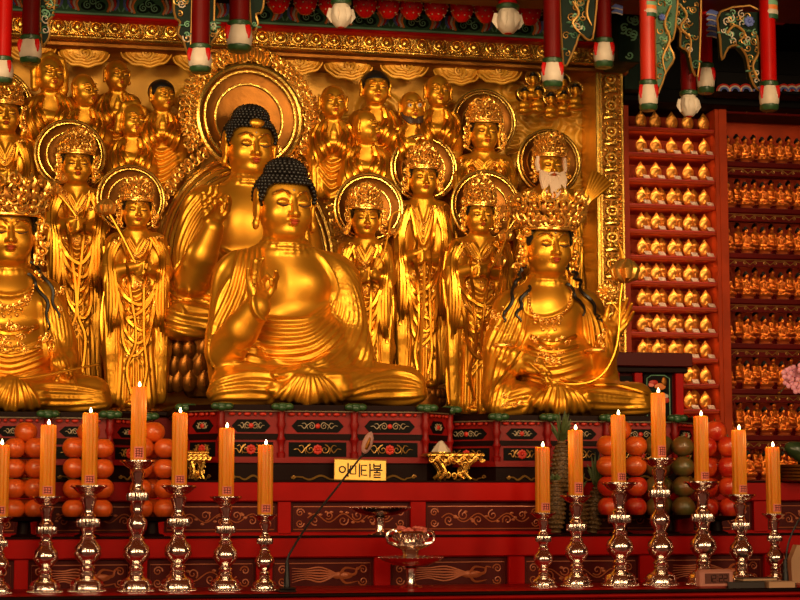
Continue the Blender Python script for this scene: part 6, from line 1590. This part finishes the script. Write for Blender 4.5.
# silver offering dishes and the burner
def dish(label, px, yb, Y, wr, hpx, z):
    b = P(px, yb, Y); t = thing('offering_dish', label, 'dish', (b[0], Y, z)); k = SCL(px, yb, Y)
    mb = MB(); s = lambda a: [(r*k, h*k) for r, h in a]; h = hpx
    mb.lathe(s([(12, 0), (12.5, 1.2), (10, 2.6), (5.5, 4), (4.2, 8), (5.5, h*.62), (8, h*.66), (4, h*.7)]), (0, 0, 0), 32, flute=(8, .05)); mb.build('foot', M['silver'], t)
    mb = MB(); mb.lathe(s([(4, h*.70), (wr*.55, h*.74), (wr*.9, h*.90), (wr, h), (wr*1.02, h+.4), (wr*.9, h-.6), (wr*.5, h*.80), (0, h*.78)]), (0, 0, 0), 48); mb.build('bowl', M['silver'], t)
    mb = MB()
    for i in range(40): a = i*.157; mb.sphere((wr*k*math.cos(a), wr*k*math.sin(a), h*k), .9*k, 1)
    mb.build('beaded_rim', M['silver'], t); return t, k
dish('wide silver footed dish on the middle step of the altar, left of the burner', 380, 533, 8.52, 31, 28, Z1)
t_, k = dish('wide silver footed dish on the front table carrying the incense burner', 411, 590, 8.12, 33, 31, ZT)
b = P(411, 590, 8.12); zt_ = ZT+31*k*.78+.001; t = thing('incense_burner', 'ornate silver incense burner with pink paper flowers on the front dish', 'incense burner', (b[0]-.002, 8.12, zt_))
mb = MB(); mb.lathe([(r*k, h*k) for r, h in ((10, 0), (10.5, 2), (8.5, 3), (8, 10), (9, 14), (17, 17), (19, 19), (14, 20.5), (12, 22), (15, 26), (16, 31), (14, 33), (0, 33))], (0, 0, 0), 32, flute=(8, .06)); mb.build('bowl', M['silver'], t)
mb = MB(); rnd = random.Random(2)
for i in range(26): a = i*.2417; mb.sphere((18.5*k*math.cos(a), 18.5*k*math.sin(a), 19*k), 1.2*k, 1); mb.tube([np.array([15*k*math.cos(a), 15*k*math.sin(a), 23*k]), np.array([18.5*k*math.cos(a), 18.5*k*math.sin(a), 27*k]), np.array([16*k*math.cos(a), 16*k*math.sin(a), 31*k])], 1.0*k, 5)
mb.build('openwork', M['silver'], t)
mb = MB()
for i in range(26): a = rnd.uniform(0, 6.3); r = rnd.uniform(2, 15)*k; mb.sphere((r*math.cos(a), r*math.sin(a), rnd.uniform(33, 37)*k), (2.8*k, 2.8*k, 1.7*k), 1)
mb.build('paper_flowers', M['pink'], t)
for s in (-1, 1): mb = MB(); mb.tube(smooth_path([np.array([s*15*k, 0, 20*k]), np.array([s*23*k, 0, 22*k]), np.array([s*24*k, 0, 30*k]), np.array([s*18*k, 0, 34*k]), np.array([s*14*k, 0, 31*k])], 5), 1.7*k, 7); mb.build('handle', M['silver'], t)
# gilded stands between the pedestals
def gstand(label, px, Y, top, bot, wpx, gift=True):
    b = P(px, bot, Y); k = SCL(px, bot, Y); t = thing('gilded_stand', label, 'stand', (b[0], Y, Z2)); h = (bot-top)*k; w = wpx*k/2
    mb = MB(); mb.box((-w, -.10, h-.022), (w, .10, h), .006); mb.build('top_board', M['frame'], t)
    mb = MB()
    for i in range(9): x = -w+2*w*(i+.5)/9; mb.spiral((x, -.108, h-.034), .016, 1.3, .005, 0, 1 if i % 2 else -1, n=12); mb.sphere((x, -.106, h-.012), .008, 1)
    mb.build('carved_apron', M['orn'], t)
    for s in (-1, 1):
        for y in (-.07, .07): mb = MB(); mb.tube(smooth_path([np.array([s*w*.8, y, h-.02]), np.array([s*w*.5, y, h*.6]), np.array([s*w*.35, y, h*.3]), np.array([s*w*.55, y, .012])], 5), [.014, .012, .010], 7); mb.build('leg', M['frame'], t)
    mb = MB()
    for i in range(12): a = i*.52; mb.spiral((w*.42*math.cos(a), -.05, h*.45+h*.25*math.sin(a)), .018, 1.2, .005, a, 1, n=10)
    mb.build('carved_centre', M['orn'], t); return t, k, h
t, k, h = gstand('carved gilded stand in the gap between the central and right pedestals', 452, 8.98, 453, 481, 58)
b = np.array(t.location); c = thing('offering_cake', 'pale folded offering on the gilded stand in the gap', 'offering', (PX(441, 8.98), 8.98, b[2]+h+.0005)); mb = MB(); mb.lathe([(.055, 0), (.05, .012), (.03, .04), (.012, .062), (0, .066)], (0, 0, 0), 6); mb.build('folded_cloth', M['white'], c); mb = MB(); mb.lathe([(.062, 0), (.06, .006), (0, .006)], (0, 0, 0), 20); mb.build('tray', M['frame'], c)
gstand('small gilded stand half hidden behind the candles left of the central pedestal', 196, 8.97, 451, 481, 22)
# orchid
Yo = 9.0; t = thing('orchid', 'pink orchid spray leaning in at the right edge before the small figures', 'orchid', P(812, 480, Yo)); o = P(812, 480, Yo); o[2] = Z2; t.location = o
mb = MB(); mb.tube(smooth_path([P(812, 481, Yo)-o, P(813, 440, Yo)-o, P(808, 400, Yo)-o, P(798, 380, Yo)-o, P(786, 386, Yo)-o, P(779, 394, Yo)-o], 6), [.006, .005, .002], 6); st_ = mb.build('stem', M['pleaf'], t)
rnd = random.Random(8)
for i, (px, py) in enumerate(((793, 371), (801, 378), (789, 382), (797, 388), (787, 374), (803, 368))):
    mb = MB(); c = P(px, py, Yo-.02-.012*i)-o
    for j in range(5): a = j*1.257+i; mb.sphere(c+np.array([.022*math.cos(a), rnd.uniform(-.004, .004), .021*math.sin(a)]), (.0155, .006, .0155), 2)
    mb.sphere(c+np.array([0, -.010, 0]), (.008, .008, .008), 1); mb.build('blossom', M['orchid'], t)
for (px, py) in ((779, 393), (776, 398)): mb = MB(); mb.sphere(P(px, py, Yo)-o, .010, 2); mb.build('bud', M['deep'], t)
mb = MB(); mb.lathe([(.06, 0), (.075, .10), (.08, .12), (.07, .12), (0, .11)], (0, 0, 0), 20); mb.build('pot', M['dark'], t)
# watermelon on a stack of trays
Ym = 8.9; b = P(801, 482, Ym); k = SCL(800, 470, Ym); t = thing('tray_stack', 'stack of brown round trays at the right edge, under the dark melon', 'tray', (b[0], Ym, Z2)); 
for i in range(5): mb = MB(); z = i*3.4*k; mb.lathe([(20*k, z), (22*k, z+1*k), (22.5*k, z+2.8*k), (21*k, z+3.3*k), (0, z+3.2*k)], (0, 0, 0), 32); mb.build('tray', M['deep'], t)
t = thing('watermelon', 'dark green melon lying on the trays at the right edge', 'melon', (b[0]+.01, Ym, Z2+5*3.4*k)); mb = MB(); n = 18
mb.lathe([(11*k*math.sin(math.pi*i/n), -19*k*math.cos(math.pi*i/n)) for i in range(n+1)], (0, 0, 0), 28); v = mb.v[-1]; mb.v[-1] = np.stack([v[:, 2]*.97-v[:, 0]*.2, v[:, 1], v[:, 0]+11.5*k-v[:, 2]*.22], 1); mb.f = [q[::-1] for q in mb.f]; mb.build('rind', M['melon'], t)
mb = MB(); mb.tube([(-18*k, 0, 14*k), (-21*k, 0, 17*k), (-23*k, 0, 16*k)], .004, 6); mb.build('stalk', M['stem'], t)
# clock, books
Yk = 7.80; b = P(717, 594, Yk); k = SCL(717, 580, Yk); t = thing('digital_clock', 'pink digital clock with dark display on the front table', 'clock', (b[0], Yk+.02, ZT), D(6))
w, h = 19*k, 19*k; mb = MB(); mb.box((-w, -.02, 0), (w, .03, h), .012); mb.build('case', M['clock'], t)
mb = MB(); mb.box((-w*.72, -.0225, h*.26), (w*.72, -.0195, h*.80), .001); lc = mb.build('display', M['lcd'], t)
SEG = {'1': 'bc', '2': 'abged', '7': 'abc'}; mb = MB(); x = -w*.56
for ch in '12:22':
    if ch == ':':
        for zz in (.43, .63): mb.sphere((x+w*.03, -.023, h*zz), .0016, 1)
        x += w*.13; continue
    W1, Ht, z0_ = w*.20, h*.36, h*.35; q = {'a': ((0, 1), (1, 1)), 'b': ((1, 1), (1, .5)), 'c': ((1, .5), (1, 0)), 'd': ((0, 0), (1, 0)), 'e': ((0, .5), (0, 0)), 'f': ((0, 1), (0, .5)), 'g': ((0, .5), (1, .5))}
    for s in SEG[ch]: mb.tube([(x+a*W1, -.0235, z0_+b_*Ht) for a, b_ in q[s]], .0016, 4)
    x += w*.27
mb.build('digits', M['black'], lc)
def book(label, px0, px1, Y, z, hgt_, dep, rz, m1, m2):
    a, b_ = PX(px0, Y, 588), PX(px1, Y, 588); w = b_-a; t = thing('book', label, 'book', ((a+b_)/2, Y+dep/2, z), rz)
    mb = MB(); mb.box((-w/2+.004, -dep/2+.003, .002), (w/2-.004, dep/2-.003, hgt_-.002)); mb.build('pages', M[m2], t, False)
    mb = MB(); mb.box((-w/2, -dep/2, 0), (w/2, dep/2, .002)); mb.box((-w/2, -dep/2, hgt_-.002), (w/2, dep/2, hgt_)); mb.build('cover', M[m1], t, False); return t
book('dark covered book lying on the table right of the clock', 729, 766, 7.78, ZT, .030, .12, D(-3), 'bcover', 'bcover')
book('pale paper book lying under the right microphone', 768, 796, 7.78, ZT, .030, .13, D(2), 'paper', 'paper')
book('black folder lying across the two books at the right', 742, 778, 7.83, ZT+.0305, .014, .09, D(4), 'bcover', 'paper')
t = thing('kraft_paper_packet', 'brown paper packet propped at the right edge behind the microphone', 'packet', (PX(806, 8.2, 580), 8.2, ZT), D(-6)); mb = MB(); k = SCL(800, 570, 8.2); mb.slab([(-16*k, 0), (16*k, 0), (16*k, 36*k), (-10*k, 38*k), (-16*k, 24*k)], -.02, .04); mb.build('wrapper', M['paper'], t, False); mb = MB(); mb.slab([(-16*k, 24*k), (-10*k, 38*k), (-4*k, 26*k)], -.024, -.0205); mb.build('flap', M['paper'], t, False)
# ---------------------------------------------------------------- light
w = bpy.data.worlds.new('hall'); SC.world = w; w.use_nodes = True
bg = w.node_tree.nodes['Background']; bg.inputs[0].default_value = (.45, .07, .015, 1); bg.inputs[1].default_value = .20
def area(name, loc, tgt, size, power, col=(1, .70, .38), sy=None):
    l = bpy.data.lights.new(name, 'AREA'); l.energy = power; l.color = col; l.size = size
    if sy: l.shape = 'RECTANGLE'; l.size_y = sy
    o = bpy.data.objects.new(name, l); COL.objects.link(o); o.location = loc
    o.rotation_euler = (Vector(tgt)-Vector(loc)).to_track_quat('-Z', 'Y').to_euler(); return o
def spot(name, loc, tgt, power, ang, blend=.9, r=.35, col=(1, .73, .40)):
    l = bpy.data.lights.new(name, 'SPOT'); l.energy = power; l.color = col; l.spot_size = math.radians(ang); l.spot_blend = blend; l.shadow_soft_size = r
    o = bpy.data.objects.new(name, l); COL.objects.link(o); o.location = loc
    o.rotation_euler = (Vector(tgt)-Vector(loc)).to_track_quat('-Z', 'Y').to_euler(); return o
spot('added_spot', (-1.8, 4.6, 4.2), (.5, 10.3, 3.1), 650, 56, r=.45)  # added spots with no seen fixture, aimed to brighten statues and relief
spot('added_spot', (.7, 4.6, 4.4), (1.6, 10.3, 3.1), 400, 54, r=.45)
spot('added_spot', (3.6, 4.6, 4.2), (2.9, 10.3, 3.1), 585, 56, r=.45)
for i in range(7): area('hall_lantern', (-7.2+2.5*i, 2.2-.25*abs(i-3), 2.9), (1.3+.25*(i-3), 8.6, 1.3), .6, 52, sy=2.2)
